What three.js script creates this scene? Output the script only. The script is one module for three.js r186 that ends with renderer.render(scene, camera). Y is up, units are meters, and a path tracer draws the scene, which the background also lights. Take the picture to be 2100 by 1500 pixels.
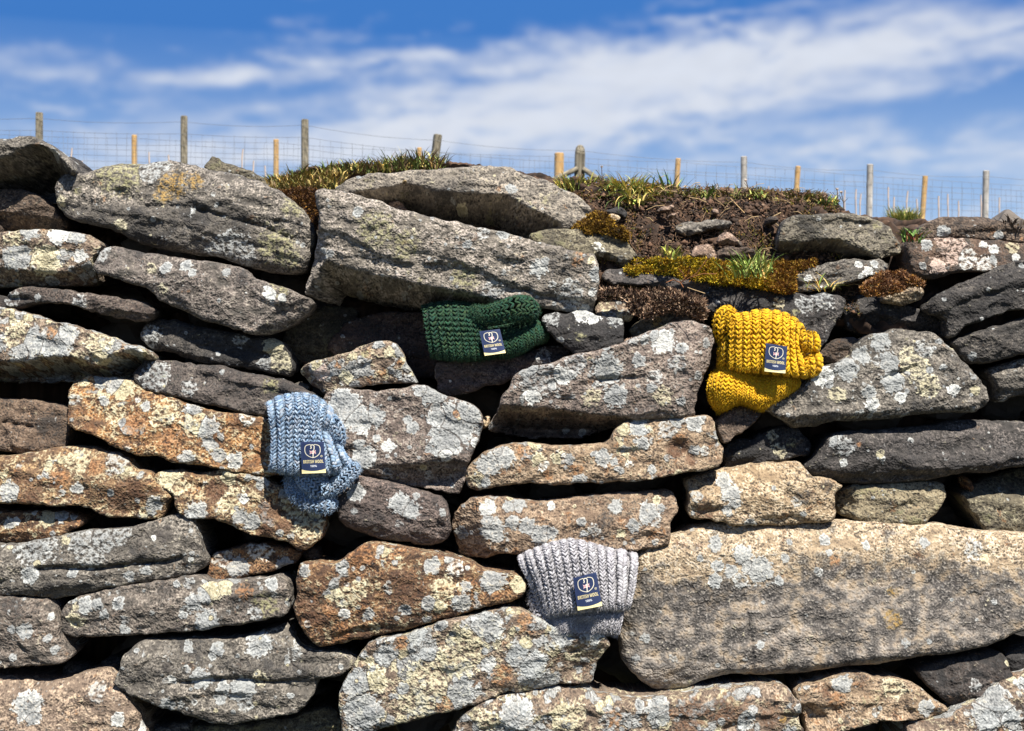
import * as THREE from 'three';
import { mergeGeometries } from 'three/addons/utils/BufferGeometryUtils.js';

// ---------------------------------------------------------------- camera, sky, sun, exposure
const F = 2922, CX = 1050, CY = 750, CAMY = 1.0, CAMZ = 3.2;      // photo pixels; camera stands 3.2 m in front of the wall
const scene = new THREE.Scene();
const camera = new THREE.PerspectiveCamera(2 * Math.atan(750 / F) * 180 / Math.PI, 2100 / 1500, 0.05, 2000);
camera.position.set(0, CAMY, CAMZ);
camera.lookAt(0, CAMY, 0);
camera.focus = 3.2;
camera.userData.fStop = 11;
const renderer = new THREE.WebGLRenderer({ antialias: true });
renderer.toneMapping = THREE.LinearToneMapping;
renderer.toneMappingExposure = 2.05;
renderer.shadowMap.enabled = true;
renderer.shadowMap.type = THREE.PCFSoftShadowMap;

const SUN_EL = 56 * Math.PI / 180, SUN_AZ = 24 * Math.PI / 180;   // high, behind the camera and a little to its right
const sun = new THREE.DirectionalLight(new THREE.Color().setRGB(1.0, 0.945, 0.86), 5.0);
sun.position.set(Math.sin(SUN_AZ) * Math.cos(SUN_EL) * 20, Math.sin(SUN_EL) * 20, Math.cos(SUN_AZ) * Math.cos(SUN_EL) * 20);
sun.castShadow = true;
sun.shadow.mapSize.set(4096, 4096);
Object.assign(sun.shadow.camera, { left: -4, right: 4, top: 4, bottom: -4, near: 1, far: 60 });
scene.add(sun, sun.target);

// ---------------------------------------------------------------- numbers
let rs = 12345;
const srand = (n) => { rs = (n * 2654435761 + 97) >>> 0; };
const rnd = () => { rs = (rs + 0x6D2B79F5) >>> 0; let t = rs; t = Math.imul(t ^ (t >>> 15), t | 1); t ^= t + Math.imul(t ^ (t >>> 7), t | 61); return ((t ^ (t >>> 14)) >>> 0) / 4294967296; };
const rr = (a, b) => a + (b - a) * rnd();
const clamp = (x, a, b) => (x < a ? a : x > b ? b : x);
const lerp = (a, b, t) => a + (b - a) * t;
const sstep = (a, b, x) => { const t = clamp((x - a) / (b - a), 0, 1); return t * t * (3 - 2 * t); };
const PERM = new Uint8Array(512);
{ srand(7); const p = [...Array(256).keys()]; for (let i = 255; i > 0; i--) { const j = Math.floor(rnd() * (i + 1)); [p[i], p[j]] = [p[j], p[i]]; } for (let i = 0; i < 512; i++) PERM[i] = p[i & 255]; }
const GX = new Float32Array(256), GY = new Float32Array(256);
for (let i = 0; i < 256; i++) { const a = i / 256 * Math.PI * 2 * 7; GX[i] = Math.cos(a); GY[i] = Math.sin(a); }
function n2(x, y) {                                                // gradient noise, about -0.7 .. 0.7
  const xf = Math.floor(x), yf = Math.floor(y), X = xf & 255, Y = yf & 255; x -= xf; y -= yf;
  const u = x * x * x * (x * (x * 6 - 15) + 10), v = y * y * y * (y * (y * 6 - 15) + 10);
  const A = PERM[X] + Y, B = PERM[X + 1] + Y;
  const a = PERM[A], b = PERM[B], c = PERM[A + 1], d = PERM[B + 1];
  const g0 = GX[a] * x + GY[a] * y, g1 = GX[b] * (x - 1) + GY[b] * y, g2 = GX[c] * x + GY[c] * (y - 1), g3 = GX[d] * (x - 1) + GY[d] * (y - 1);
  const p = g0 + u * (g1 - g0); return p + v * (g2 + u * (g3 - g2) - p);
}
function hash2(x, y) { return PERM[(PERM[x & 255] + y) & 255] / 255; }
function n3(x, y, z) {
  const xf = Math.floor(x), yf = Math.floor(y), zf = Math.floor(z), X = xf & 255, Y = yf & 255, Z = zf & 255; x -= xf; y -= yf; z -= zf;
  const u = x * x * (3 - 2 * x), v = y * y * (3 - 2 * y), w = z * z * (3 - 2 * z);
  const g = (h, x, y, z) => { h &= 15; const a = h < 8 ? x : y, b = h < 4 ? y : (h === 12 || h === 14 ? x : z); return ((h & 1) ? -a : a) + ((h & 2) ? -b : b); };
  const A = PERM[X] + Y, AA = PERM[A] + Z, AB = PERM[A + 1] + Z, B = PERM[X + 1] + Y, BA = PERM[B] + Z, BB = PERM[B + 1] + Z;
  return lerp(lerp(lerp(g(PERM[AA], x, y, z), g(PERM[BA], x - 1, y, z), u), lerp(g(PERM[AB], x, y - 1, z), g(PERM[BB], x - 1, y - 1, z), u), v),
    lerp(lerp(g(PERM[AA + 1], x, y, z - 1), g(PERM[BA + 1], x - 1, y, z - 1), u), lerp(g(PERM[AB + 1], x, y - 1, z - 1), g(PERM[BB + 1], x - 1, y - 1, z - 1), u), v), w);
}
const fbm2 = (x, y, o) => { let s = 0, a = 1, f = 1; for (let i = 0; i < o; i++) { s += a * n2(x * f + i * 17.3, y * f - i * 9.1); a *= 0.5; f *= 2.03; } return s; };
const lin = (c) => { c /= 255; return c <= 0.04045 ? c / 12.92 : Math.pow((c + 0.055) / 1.055, 2.4); };
const rgbS = (r, g, b) => [lin(r), lin(g), lin(b)];
const ALB = 0.78, rgb = (r, g, b) => [lin(r) * ALB, lin(g) * ALB, lin(b) * ALB];   // photo-like picks brought down to reflectance
// a photo pixel gives a direction; z is the plane it is read on
const P = (px, py, z) => [(px - CX) / F * (CAMZ - z), CAMY - (py - CY) / F * (CAMZ - z), z];
const bz = (py) => -0.12 * (0.8 - (py - CY) / 913);                // the wall leans back a little as it rises

// ---------------------------------------------------------------- sky
{
  const w = 2048, h = 1024, d = new Float32Array(w * h * 4);
  const EX = 1 / 2.05, dim = (c) => c.map((q) => q * EX), zen = dim(rgbS(42, 92, 172)), mid = dim(rgbS(66, 124, 199)), hor = dim(rgbS(166, 198, 236)), cl = dim(rgbS(220, 226, 238));
  for (let j = 0; j < h; j++) {
    const el = ((j + 0.5) / h - 0.5) * Math.PI, eld = el * 180 / Math.PI;
    for (let i = 0; i < w; i++) {
      const th = ((i + 0.5) / w - 0.5) * 2 * Math.PI;
      const dx = Math.cos(el) * Math.cos(th), dz = Math.cos(el) * Math.sin(th), dy = Math.sin(el);
      let az = Math.atan2(dx, -dz) * 180 / Math.PI;               // 0 straight ahead, + to the right
      let c = [0, 1, 2].map((k) => eld > 13 ? lerp(mid[k], zen[k], sstep(13, 65, eld)) : lerp(hor[k], mid[k], sstep(4, 14.5, eld)));
      // streaked high cloud drifting on a slant, seen obliquely
      const ry = eld - az * 0.055, wx = az + 1.6 * n2(az / 8, ry / 2.2) + 0.5 * n2(az / 2.1, ry / 0.9 + 5), wy = ry + 0.55 * n2(az / 6 + 31, ry / 1.8 + 7) + 0.12 * n2(az / 1.3, ry / 0.6);
      const bump = (ca, ce, sa, se, a) => { const p = (az - ca) / sa, q = (eld - ce - 0.055 * (az - ca)) / se; return a * Math.exp(-p * p - q * q); };
      let cov = 0.22 + 0.3 * fbm2(wx / 15 + 3.1, wy / 3.4 + 1.7, 2) + bump(6, 11.3, 13, 1.4, 0.54) + bump(14, 12.4, 10, 0.9, 0.34) + bump(-11, 11.3, 5.5, 0.4, 0.4) + bump(1, 9.4, 13, 1.0, 0.34) + bump(-9, 8.5, 10, 1.0, 0.38) + bump(11, 8.6, 10, 0.9, 0.26)
        - bump(-15, 13.5, 9, 1.4, 0.4) - bump(-1, 14.3, 6, 0.8, 0.3) - bump(18, 9.9, 5, 0.6, 0.24) - bump(-17, 10.3, 6, 0.5, 0.12);
      cov += 0.3 * fbm2(wx / 5.5, wy / 0.85 + 4, 4) + 0.5 * fbm2(wx / 1.5 + 8, wy / 0.55, 4) * (0.55 + 0.8 * n2(wx / 6, wy / 2));
      if (eld < 8) cov += 0.3 * sstep(8, 2, eld);
      let a = sstep(0.06, 0.92, cov) * 0.97;
      const rip = 1 + 0.05 * n2(wx / 1.1, wy / 0.5);
      if (eld < -1) { a = 0; c = dim(rgbS(86, 92, 74)); }
      const o = (j * w + i) * 4;
      for (let k = 0; k < 3; k++) d[o + k] = lerp(c[k], cl[k] * rip, a);
      d[o + 3] = 1;
    }
  }
  const t = new THREE.DataTexture(d, w, h, THREE.RGBAFormat, THREE.FloatType);
  t.mapping = THREE.EquirectangularReflectionMapping; t.magFilter = t.minFilter = THREE.LinearFilter; t.wrapS = THREE.RepeatWrapping; t.needsUpdate = true;
  scene.background = t; scene.environment = t;
}

// ---------------------------------------------------------------- object helpers
const taken = new Map();
const numbered = (n) => { const k = taken.get(n) || 0; taken.set(n, k + 1); return k ? `${n}_${String(k).padStart(3, '0')}` : n; };
function mesh(name, geo, mat, parent) { const m = new THREE.Mesh(geo, mat); m.name = parent ? name : numbered(name); m.castShadow = m.receiveShadow = true; (parent || scene).add(m); return m; }
function tag(o, label, category, group, kind) { o.userData.label = label; if (category) o.userData.category = category; if (group) o.userData.group = group; if (kind) o.userData.kind = kind; return o; }
function base(name, p) { const g = new THREE.Group(); g.name = numbered(name); g.position.set(...p); scene.add(g); return g; }
class Soup {                                                       // triangles with vertex colours, merged into one mesh
  constructor() { this.p = []; this.c = []; this.i = []; this.n = 0; }
  v(x, y, z, c) { this.p.push(x, y, z); this.c.push(c[0], c[1], c[2]); return this.n++; }
  t(a, b, c) { this.i.push(a, b, c); }
  geo(off = [0, 0, 0]) {
    const g = new THREE.BufferGeometry(), p = new Float32Array(this.p);
    for (let k = 0; k < p.length; k += 3) { p[k] -= off[0]; p[k + 1] -= off[1]; p[k + 2] -= off[2]; }
    g.setAttribute('position', new THREE.BufferAttribute(p, 3)); g.setAttribute('color', new THREE.BufferAttribute(new Float32Array(this.c), 3));
    g.setIndex(new THREE.BufferAttribute(new Uint32Array(this.i), 1)); g.computeVertexNormals(); return g;
  }
}
const vmat = (rough = 0.95, extra = {}) => new THREE.MeshStandardMaterial({ vertexColors: true, roughness: rough, side: THREE.DoubleSide, ...extra });
// ---------------------------------------------------------------- stones: outline + facets -> solid rock, painted into an atlas
const TYPES = {
  //        base colours            grain light      grain dark      dark rust cream grey-lichen(per m2) radius  mosaic  line
  grey:  { a: [124, 117, 106], b: [84, 79, 72],  gl: [184, 175, 160], gd: [42, 39, 35], dk: .26, ru: .06, cr: .05, n: 330, r: [4, 15], mo: .05, ln: .35, ol: .05 },
  pale:  { a: [152, 143, 129], b: [110, 103, 93], gl: [208, 197, 182], gd: [50, 46, 42], dk: .18, ru: .07, cr: .10, n: 260, r: [4, 14], mo: .04, ln: .25, ol: .14 },
  dark:  { a: [80, 75, 69],  b: [52, 49, 46],  gl: [140, 131, 119], gd: [24, 22, 21], dk: .42, ru: .03, cr: .03, n: 170, r: [3, 8], mo: .0, ln: .2, ol: .04 },
  black: { a: [66, 62, 60],  b: [42, 40, 39],  gl: [120, 114, 108], gd: [18, 17, 17], dk: .45, ru: .02, cr: .05, n: 200, r: [2, 7], mo: .0, ln: .1, ol: .02 },
  brown: { a: [108, 90, 74], b: [74, 62, 52],  gl: [158, 138, 118], gd: [32, 27, 24], dk: .36, ru: .12, cr: .04, n: 120, r: [3, 10], mo: .02, ln: .2, ol: .06 },
  rust:  { a: [156, 124, 88], b: [98, 76, 56], gl: [206, 178, 130], gd: [44, 32, 24], dk: .16, ru: .40, cr: .44, n: 190, r: [6, 17], mo: .30, ln: .75, ol: .0 },
  rustd: { a: [138, 102, 68], b: [80, 58, 42],  gl: [194, 160, 116], gd: [36, 27, 21], dk: .26, ru: .46, cr: .36, n: 190, r: [6, 15], mo: .24, ln: .6, ol: .0 },
  lichen:{ a: [148, 128, 106], b: [108, 92, 78], gl: [196, 178, 156], gd: [46, 40, 36], dk: .12, ru: .26, cr: .34, n: 320, r: [6, 22], mo: .62, ln: .85, ol: .0 },
  tan:   { a: [184, 162, 128], b: [146, 124, 96], gl: [226, 209, 182], gd: [60, 50, 42], dk: .14, ru: .18, cr: .06, n: 110, r: [5, 14], mo: .04, ln: .35, ol: .0 },
  tanl:  { a: [170, 147, 118], b: [130, 110, 88], gl: [210, 188, 160], gd: [54, 44, 37], dk: .16, ru: .30, cr: .14, n: 330, r: [5, 17], mo: .16, ln: .6, ol: .0 },
  boulder:{ a: [192, 172, 140], b: [152, 132, 106], gl: [234, 222, 202], gd: [56, 50, 45], dk: .56, ru: .16, cr: .05, n: 60, r: [5, 12], mo: .0, ln: .3, ol: .0, fine: 1 },
  olive: { a: [124, 116, 94], b: [88, 81, 66],  gl: [176, 166, 138], gd: [42, 38, 31], dk: .28, ru: .06, cr: .10, n: 140, r: [3, 9], mo: .0, ln: .2, ol: .30 },
  soilst:{ a: [150, 124, 104], b: [112, 92, 78], gl: [196, 172, 150], gd: [56, 46, 40], dk: .16, ru: .16, cr: .05, n: 80, r: [3, 7], mo: .0, ln: .1, ol: .0 },
  moss:  { a: [92, 80, 22],  b: [62, 50, 16],   gl: [130, 112, 30], gd: [36, 28, 12], dk: .3, ru: .1, cr: .0, n: 0, r: [3, 7], mo: .0, ln: .0, ol: .0 },
};
const C_GREY = [156, 159, 157], C_CREAM = [186, 178, 146], C_RUST = [146, 100, 62], C_RUSTD = [84, 56, 38], C_OCHRE = [142, 108, 46], C_WHITE = [196, 198, 193], C_OLIVE = [138, 134, 94], C_DARK = [44, 40, 38], C_PINK = [184, 162, 148];
const SPOTC = [C_GREY, C_CREAM, C_RUST, C_OCHRE, C_DARK, C_WHITE, C_OLIVE, C_PINK, C_RUSTD];

function crClosed(pts, step) {                                     // smooth closed outline
  const n = pts.length, out = [];
  for (let i = 0; i < n; i++) {
    const a = pts[(i + n - 1) % n], b = pts[i], c = pts[(i + 1) % n], d = pts[(i + 2) % n];
    const L = Math.hypot(c[0] - b[0], c[1] - b[1]), m = Math.max(1, Math.round(L / step));
    for (let k = 0; k < m; k++) {
      const t = k / m, t2 = t * t, t3 = t2 * t, T = 0.24;           // low tension keeps corners
      out.push([0, 1].map((q) => { const m0 = T * (c[q] - a[q]), m1 = T * (d[q] - b[q]); return (2 * t3 - 3 * t2 + 1) * b[q] + (t3 - 2 * t2 + t) * m0 + (-2 * t3 + 3 * t2) * c[q] + (t3 - t2) * m1; }));
    }
  }
  return out;
}
function polySd(poly, x, y) {                                      // signed distance, negative inside
  let d = 1e9, inside = false;
  for (let i = 0, j = poly.length - 1; i < poly.length; j = i++) {
    const ax = poly[j][0], ay = poly[j][1], bx = poly[i][0], by = poly[i][1], ex = bx - ax, ey = by - ay, wx = x - ax, wy = y - ay;
    const t = clamp((wx * ex + wy * ey) / (ex * ex + ey * ey + 1e-12), 0, 1), dx = wx - ex * t, dy = wy - ey * t, q = dx * dx + dy * dy;
    if (q < d) d = q;
    if ((ay > y) !== (by > y) && x < (bx - ax) * (y - ay) / (by - ay) + ax) inside = !inside;
  }
  d = Math.sqrt(d); return inside ? -d : d;
}
function segD(pts, x, y) { let d = 1e9; for (let i = 1; i < pts.length; i++) { const [ax, ay] = pts[i - 1], [bx, by] = pts[i], ex = bx - ax, ey = by - ay, t = clamp(((x - ax) * ex + (y - ay) * ey) / (ex * ex + ey * ey), 0, 1); d = Math.min(d, Math.hypot(x - ax - ex * t, y - ay - ey * t)); } return d; }
const pairs = (f) => { const o = []; for (let i = 0; i < f.length; i += 2) o.push([f[i], f[i + 1]]); return o; };
const smin = (a, b, r) => Math.min(a, b) - Math.pow(Math.max(r - Math.abs(a - b), 0), 2) / (4 * r);
const smax = (a, b, r) => -smin(-a, -b, r);

const ATLAS = 2048, TEX = 0.00115, MARG = 0.05;
const stoneList = [];                                              // every carved stone, in order
let seedN = 1;
function stone(name, type, z, flat, o = {}) {
  const px = pairs(flat); let cx = 0, cy = 0, ax = 1e9, bx = -1e9, ay = 1e9, by = -1e9;
  for (const [x, y] of px) { ax = Math.min(ax, x); bx = Math.max(bx, x); ay = Math.min(ay, y); by = Math.max(by, y); }
  cx = (ax + bx) / 2; cy = (ay + by) / 2;
  const zc = (o.abs ? 0 : bz(cy)) + z, s = (CAMZ - zc) / F;
  const L = ([x, y]) => [(x - cx) * s, -(y - cy) * s];
  const st = { name, type, z, zc, s, L, cx, cy, o, seed: seedN++, poly: crClosed(px.map(L), 0.008), w: (bx - ax) * s, h: (by - ay) * s };
  st.pos = P(cx, cy, zc);
  stoneList.push(st);
  return st;
}
function carve(st) {
  const { o, poly, L, seed } = st, HC = o.cell || 0.0055, depth = o.depth || 0.3, R = (o.round || 0.012) * 0.42, pad = HC * 3 + 0.01;
  srand(seed * 31 + 5);
  const sx = seed * 13.7, sy = seed * 7.9;
  const nx = Math.ceil((st.w + 2 * pad) / HC) + 1, ny = Math.ceil((st.h + 2 * pad) / HC) + 1, x0 = -st.w / 2 - pad, y0 = -st.h / 2 - pad;
  const bed = (o.bed ?? 0) * Math.PI / 180, cb = Math.cos(bed), sb = Math.sin(bed);
  const tx = (o.tilt ? o.tilt[0] : rr(-0.08, 0.08)), ty = (o.tilt ? o.tilt[1] : -0.12 + rr(-0.08, 0.1));
  const rough = o.rough ?? 1, strata = o.strata ?? lerp(.004, .013, rnd());
  const cuts = (o.cuts || []).map(([a, b, c, d, k]) => { const p = L([a, b]), q = L([c, d]); let ux = q[0] - p[0], uy = q[1] - p[1]; const l = Math.hypot(ux, uy); let mx = -uy / l, my = ux / l; if ((-p[0]) * mx + (-p[1]) * my < 0) { mx = -mx; my = -my; } return { p, mx, my, k }; });
  const recs = (o.recs || []).map(([f, k, mx]) => ({ poly: crClosed(pairs(f).map(L), 0.01), k, mx }));
  const grv = (o.grooves || []).map(([f, w, dp]) => ({ pts: pairs(f).map(L), w: w * st.s, dp }));
  // broken faces: tangent planes of a low dome, the lowest one wins
  const planes = []; { const np = 5 + Math.round(st.w * st.h * 90), bul = (o.bulge ?? 0.024); for (let k = 0; k < np; k++) { const X = rr(-.5, .5), Y = rr(-.5, .5); planes.push({ x: X * st.w, y: Y * st.h, c: -bul * (X * X + Y * Y) * 2.2 + rr(-.004, .004), a: -bul * 4.4 * X / st.w + rr(-.1, .1), b: -bul * 4.4 * Y / st.h + rr(-.2, .2) }); } }
  const SD = new Float32Array(nx * ny), ZF = new Float32Array(nx * ny); let zmax = -9, zmin = 9;
  for (let j = 0; j < ny; j++) for (let i = 0; i < nx; i++) {
    const x = x0 + i * HC, y = y0 + j * HC, k = j * nx + i;
    let sd = polySd(poly, x, y);
    if (sd < 0.05) sd += rough * (0.0036 * n2(x / 0.05 + sx, y / 0.05 + sy) + 0.0046 * n2(x / 0.02 + sx, y / 0.02) + 0.0026 * n2(x / 0.009 + sx, y / 0.009));
    SD[k] = sd;
    const u = x * cb + y * sb, v = -x * sb + y * cb;
    let z = tx * x + ty * y; { let m = 9; for (const q of planes) m = smin(m, q.c + q.a * (x - q.x) + q.b * (y - q.y), 0.0015); z += m; }
    z += rough * (0.008 * n2(x / 0.16 + sy, y / 0.12 + sx) + 0.0035 * n2(x / 0.05 + sx, y / 0.04 + sy) + 0.0045 * n2(u / 0.1 + sx, v / 0.018 + sy) + 0.0032 * n2(u / .03 + sy, v / .012 + sx));
    // bedding: thin layers that end in little ledges
    { const q = v / 0.032 + 0.9 * n2(u / 0.16 + sx, v / 0.09 + sy) + 0.25 * n2(u / 0.03, v / 0.03 + sx), L = Math.floor(q), t = q - L, h0 = hash2(L + seed * 5, seed), h1 = hash2(L + 1 + seed * 5, seed); z -= strata * lerp(h0, h1, sstep(0.82, 0.98, t)); }
    const fac = n2(u / 0.09 + sy * 2, v / 0.045 + sx); z -= rough * 0.006 * sstep(0.14, 0.2, fac);          // spalled flakes with a step at their edge
    for (const c of cuts) { const d = (x - c.p[0]) * c.mx + (y - c.p[1]) * c.my + 0.005 * n2(x / 0.04 + sx, y / 0.04); z = smin(z, z + d * c.k, 0.006); }
    for (const q of recs) { const d = -polySd(q.poly, x, y) + 0.004 * n2(x / 0.03 + sx, y / 0.03 + sy); if (d > 0) z -= Math.min(q.mx ?? 0.12, d * q.k); }
    for (const q of grv) { const d = segD(q.pts, x, y) + 0.003 * n2(x / 0.02, y / 0.02 + sx); if (d < q.w) z -= q.dp * (1 - d / q.w); }
    ZF[k] = z; if (sd < 0) { zmax = Math.max(zmax, z); zmin = Math.min(zmin, z); }
  }
  const zs = []; { let z = zmax + 0.012, step = o.cell ? o.cell * 1.2 : 0.0072; const fine = Math.max(zmin - 0.03, zmax - 0.16); while (z > zmax - depth - 0.08) { zs.push(z); if (z < fine) step = Math.min(step * 1.6, 0.06); z -= step; } }
  const nz = zs.length, zb = zmax - depth, taper = o.taper ?? 0.07;
  const f = new Float32Array(nx * ny * nz);
  for (let k = 0; k < nz; k++) for (let q = 0; q < nx * ny; q++) {
    const dz = ZF[q] - zs[k];
    f[k * nx * ny + q] = Math.max(smax(SD[q] + taper * Math.max(0, dz - 0.03), -dz * 0.85, R), (zb - zs[k]));
  }
  const idx = new Int32Array(nx * ny * nz).fill(-1), pos = [], tri = [], S2 = nx * ny;
  const E = [[0, 1], [0, 2], [0, 4], [1, 3], [1, 5], [2, 3], [2, 6], [3, 7], [4, 5], [4, 6], [5, 7], [6, 7]];
  const val = new Float32Array(8);
  for (let k = 0; k < nz - 1; k++) for (let j = 0; j < ny - 1; j++) for (let i = 0; i < nx - 1; i++) {
    const b = k * S2 + j * nx + i; let m = 0;
    for (let c = 0; c < 8; c++) { const v = f[b + (c & 1) + ((c >> 1) & 1) * nx + ((c >> 2) & 1) * S2]; val[c] = v; if (v < 0) m |= 1 << c; }
    if (m === 0 || m === 255) continue;
    let ex = 0, ey = 0, ez = 0, n = 0;
    for (const [a, d] of E) { if ((val[a] < 0) === (val[d] < 0)) continue; const t = val[a] / (val[a] - val[d]); ex += lerp(a & 1, d & 1, t); ey += lerp((a >> 1) & 1, (d >> 1) & 1, t); ez += lerp((a >> 2) & 1, (d >> 2) & 1, t); n++; }
    idx[b] = pos.length / 3; pos.push(x0 + (i + ex / n) * HC, y0 + (j + ey / n) * HC, lerp(zs[k], zs[k + 1], ez / n));
  }
  const quad = (a, b, c, d, flip) => { if (a < 0 || b < 0 || c < 0 || d < 0) return; if (flip) tri.push(a, c, b, a, d, c); else tri.push(a, b, c, a, c, d); };
  for (let k = 0; k < nz - 1; k++) for (let j = 0; j < ny - 1; j++) for (let i = 0; i < nx - 1; i++) {
    const b = k * S2 + j * nx + i, v = f[b] < 0;
    if (i > 0 || true) {
      if (j > 0 && k > 0 && v !== f[b + 1] < 0) quad(idx[b], idx[b - nx], idx[b - nx - S2], idx[b - S2], v);
      if (i > 0 && k > 0 && v !== f[b + nx] < 0) quad(idx[b], idx[b - S2], idx[b - 1 - S2], idx[b - 1], v);
      if (i > 0 && j > 0 && v !== f[b + S2] < 0) quad(idx[b], idx[b - 1], idx[b - 1 - nx], idx[b - nx], v);
    }
  }
  const g = new THREE.BufferGeometry(), pa = new Float32Array(pos), nv = pa.length / 3;
  const uv = new Float32Array(nv * 2);
  const gx = (A, x, y) => { const u = clamp((x - x0) / HC, 1, nx - 2.01), v = clamp((y - y0) / HC, 1, ny - 2.01), i = u | 0, j = v | 0, k = j * nx + i; return lerp(lerp(A[k], A[k + 1], u - i), lerp(A[k + nx], A[k + nx + 1], u - i), v - j); };
  for (let q = 0; q < nv; q++) {
    const x = pa[q * 3], y = pa[q * 3 + 1], z = pa[q * 3 + 2];
    let dx = gx(SD, x + HC, y) - gx(SD, x - HC, y), dy = gx(SD, x, y + HC) - gx(SD, x, y - HC); const l = Math.hypot(dx, dy) + 1e-9;
    const dep = Math.max(0, gx(ZF, x, y) - z - 0.003) * sstep(-0.03, -0.004, gx(SD, x, y));
    uv[q * 2] = x + dx / l * dep; uv[q * 2 + 1] = y + dy / l * dep;
  }
  g.setAttribute('position', new THREE.BufferAttribute(pa, 3)); g.setIndex(new THREE.BufferAttribute(new Uint32Array(tri), 1)); g.computeVertexNormals();
  const na = g.attributes.normal.array;
  for (let q = 0; q < nv; q++) {
    const x = pa[q * 3], y = pa[q * 3 + 1], z = pa[q * 3 + 2];
    const e1 = n3(x / 0.03 + sx, y / 0.026, z / 0.03), e2 = n3(x / 0.0125 + sy, y / 0.0115, z / 0.0125 + sx), d = (0.4 + 0.6 * rough) * (0.0024 * e1 + 0.0021 * e2 - 0.003 * Math.max(0, e2 + .5 * e1 - .35));
    for (let k = 0; k < 3; k++) pa[q * 3 + k] += na[q * 3 + k] * d;
  }
  g.computeVertexNormals();
  // place in the atlas
  const A = st.at;
  for (let q = 0; q < nv; q++) {
    const u = clamp((uv[q * 2] + st.w / 2 + MARG) / TEX, 2, A.w - 3), v = clamp((uv[q * 2 + 1] + st.h / 2 + MARG) / TEX, 2, A.h - 3);
    uv[q * 2] = (A.x + u) / ATLAS; uv[q * 2 + 1] = (A.y + v) / ATLAS;
  }
  g.setAttribute('uv', new THREE.BufferAttribute(uv, 2));
  return g;
}
const pages = [];
function packAll() {
  const order = stoneList.map((s) => { s.at = { w: Math.ceil((s.w + 2 * MARG) / TEX), h: Math.ceil((s.h + 2 * MARG) / TEX) }; return s; }).sort((a, b) => b.at.h - a.at.h);
  const shelves = [];
  for (const s of order) {
    let sh = shelves.find((q) => q.h >= s.at.h && q.x + s.at.w <= ATLAS);
    if (!sh) {
      let pg = pages.find((p) => p.y + s.at.h <= ATLAS);
      if (!pg) { pg = { y: 0, col: new Uint8Array(ATLAS * ATLAS * 4), bmp: new Uint8Array(ATLAS * ATLAS * 4) }; pages.push(pg); }
      sh = { pg, x: 0, y: pg.y, h: s.at.h }; pg.y += s.at.h; shelves.push(sh);
    }
    s.at.x = sh.x; s.at.y = sh.y; s.at.pg = sh.pg; sh.x += s.at.w;
  }
}
const thr = (cover) => (0.5 - cover) * 1.05;
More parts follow.
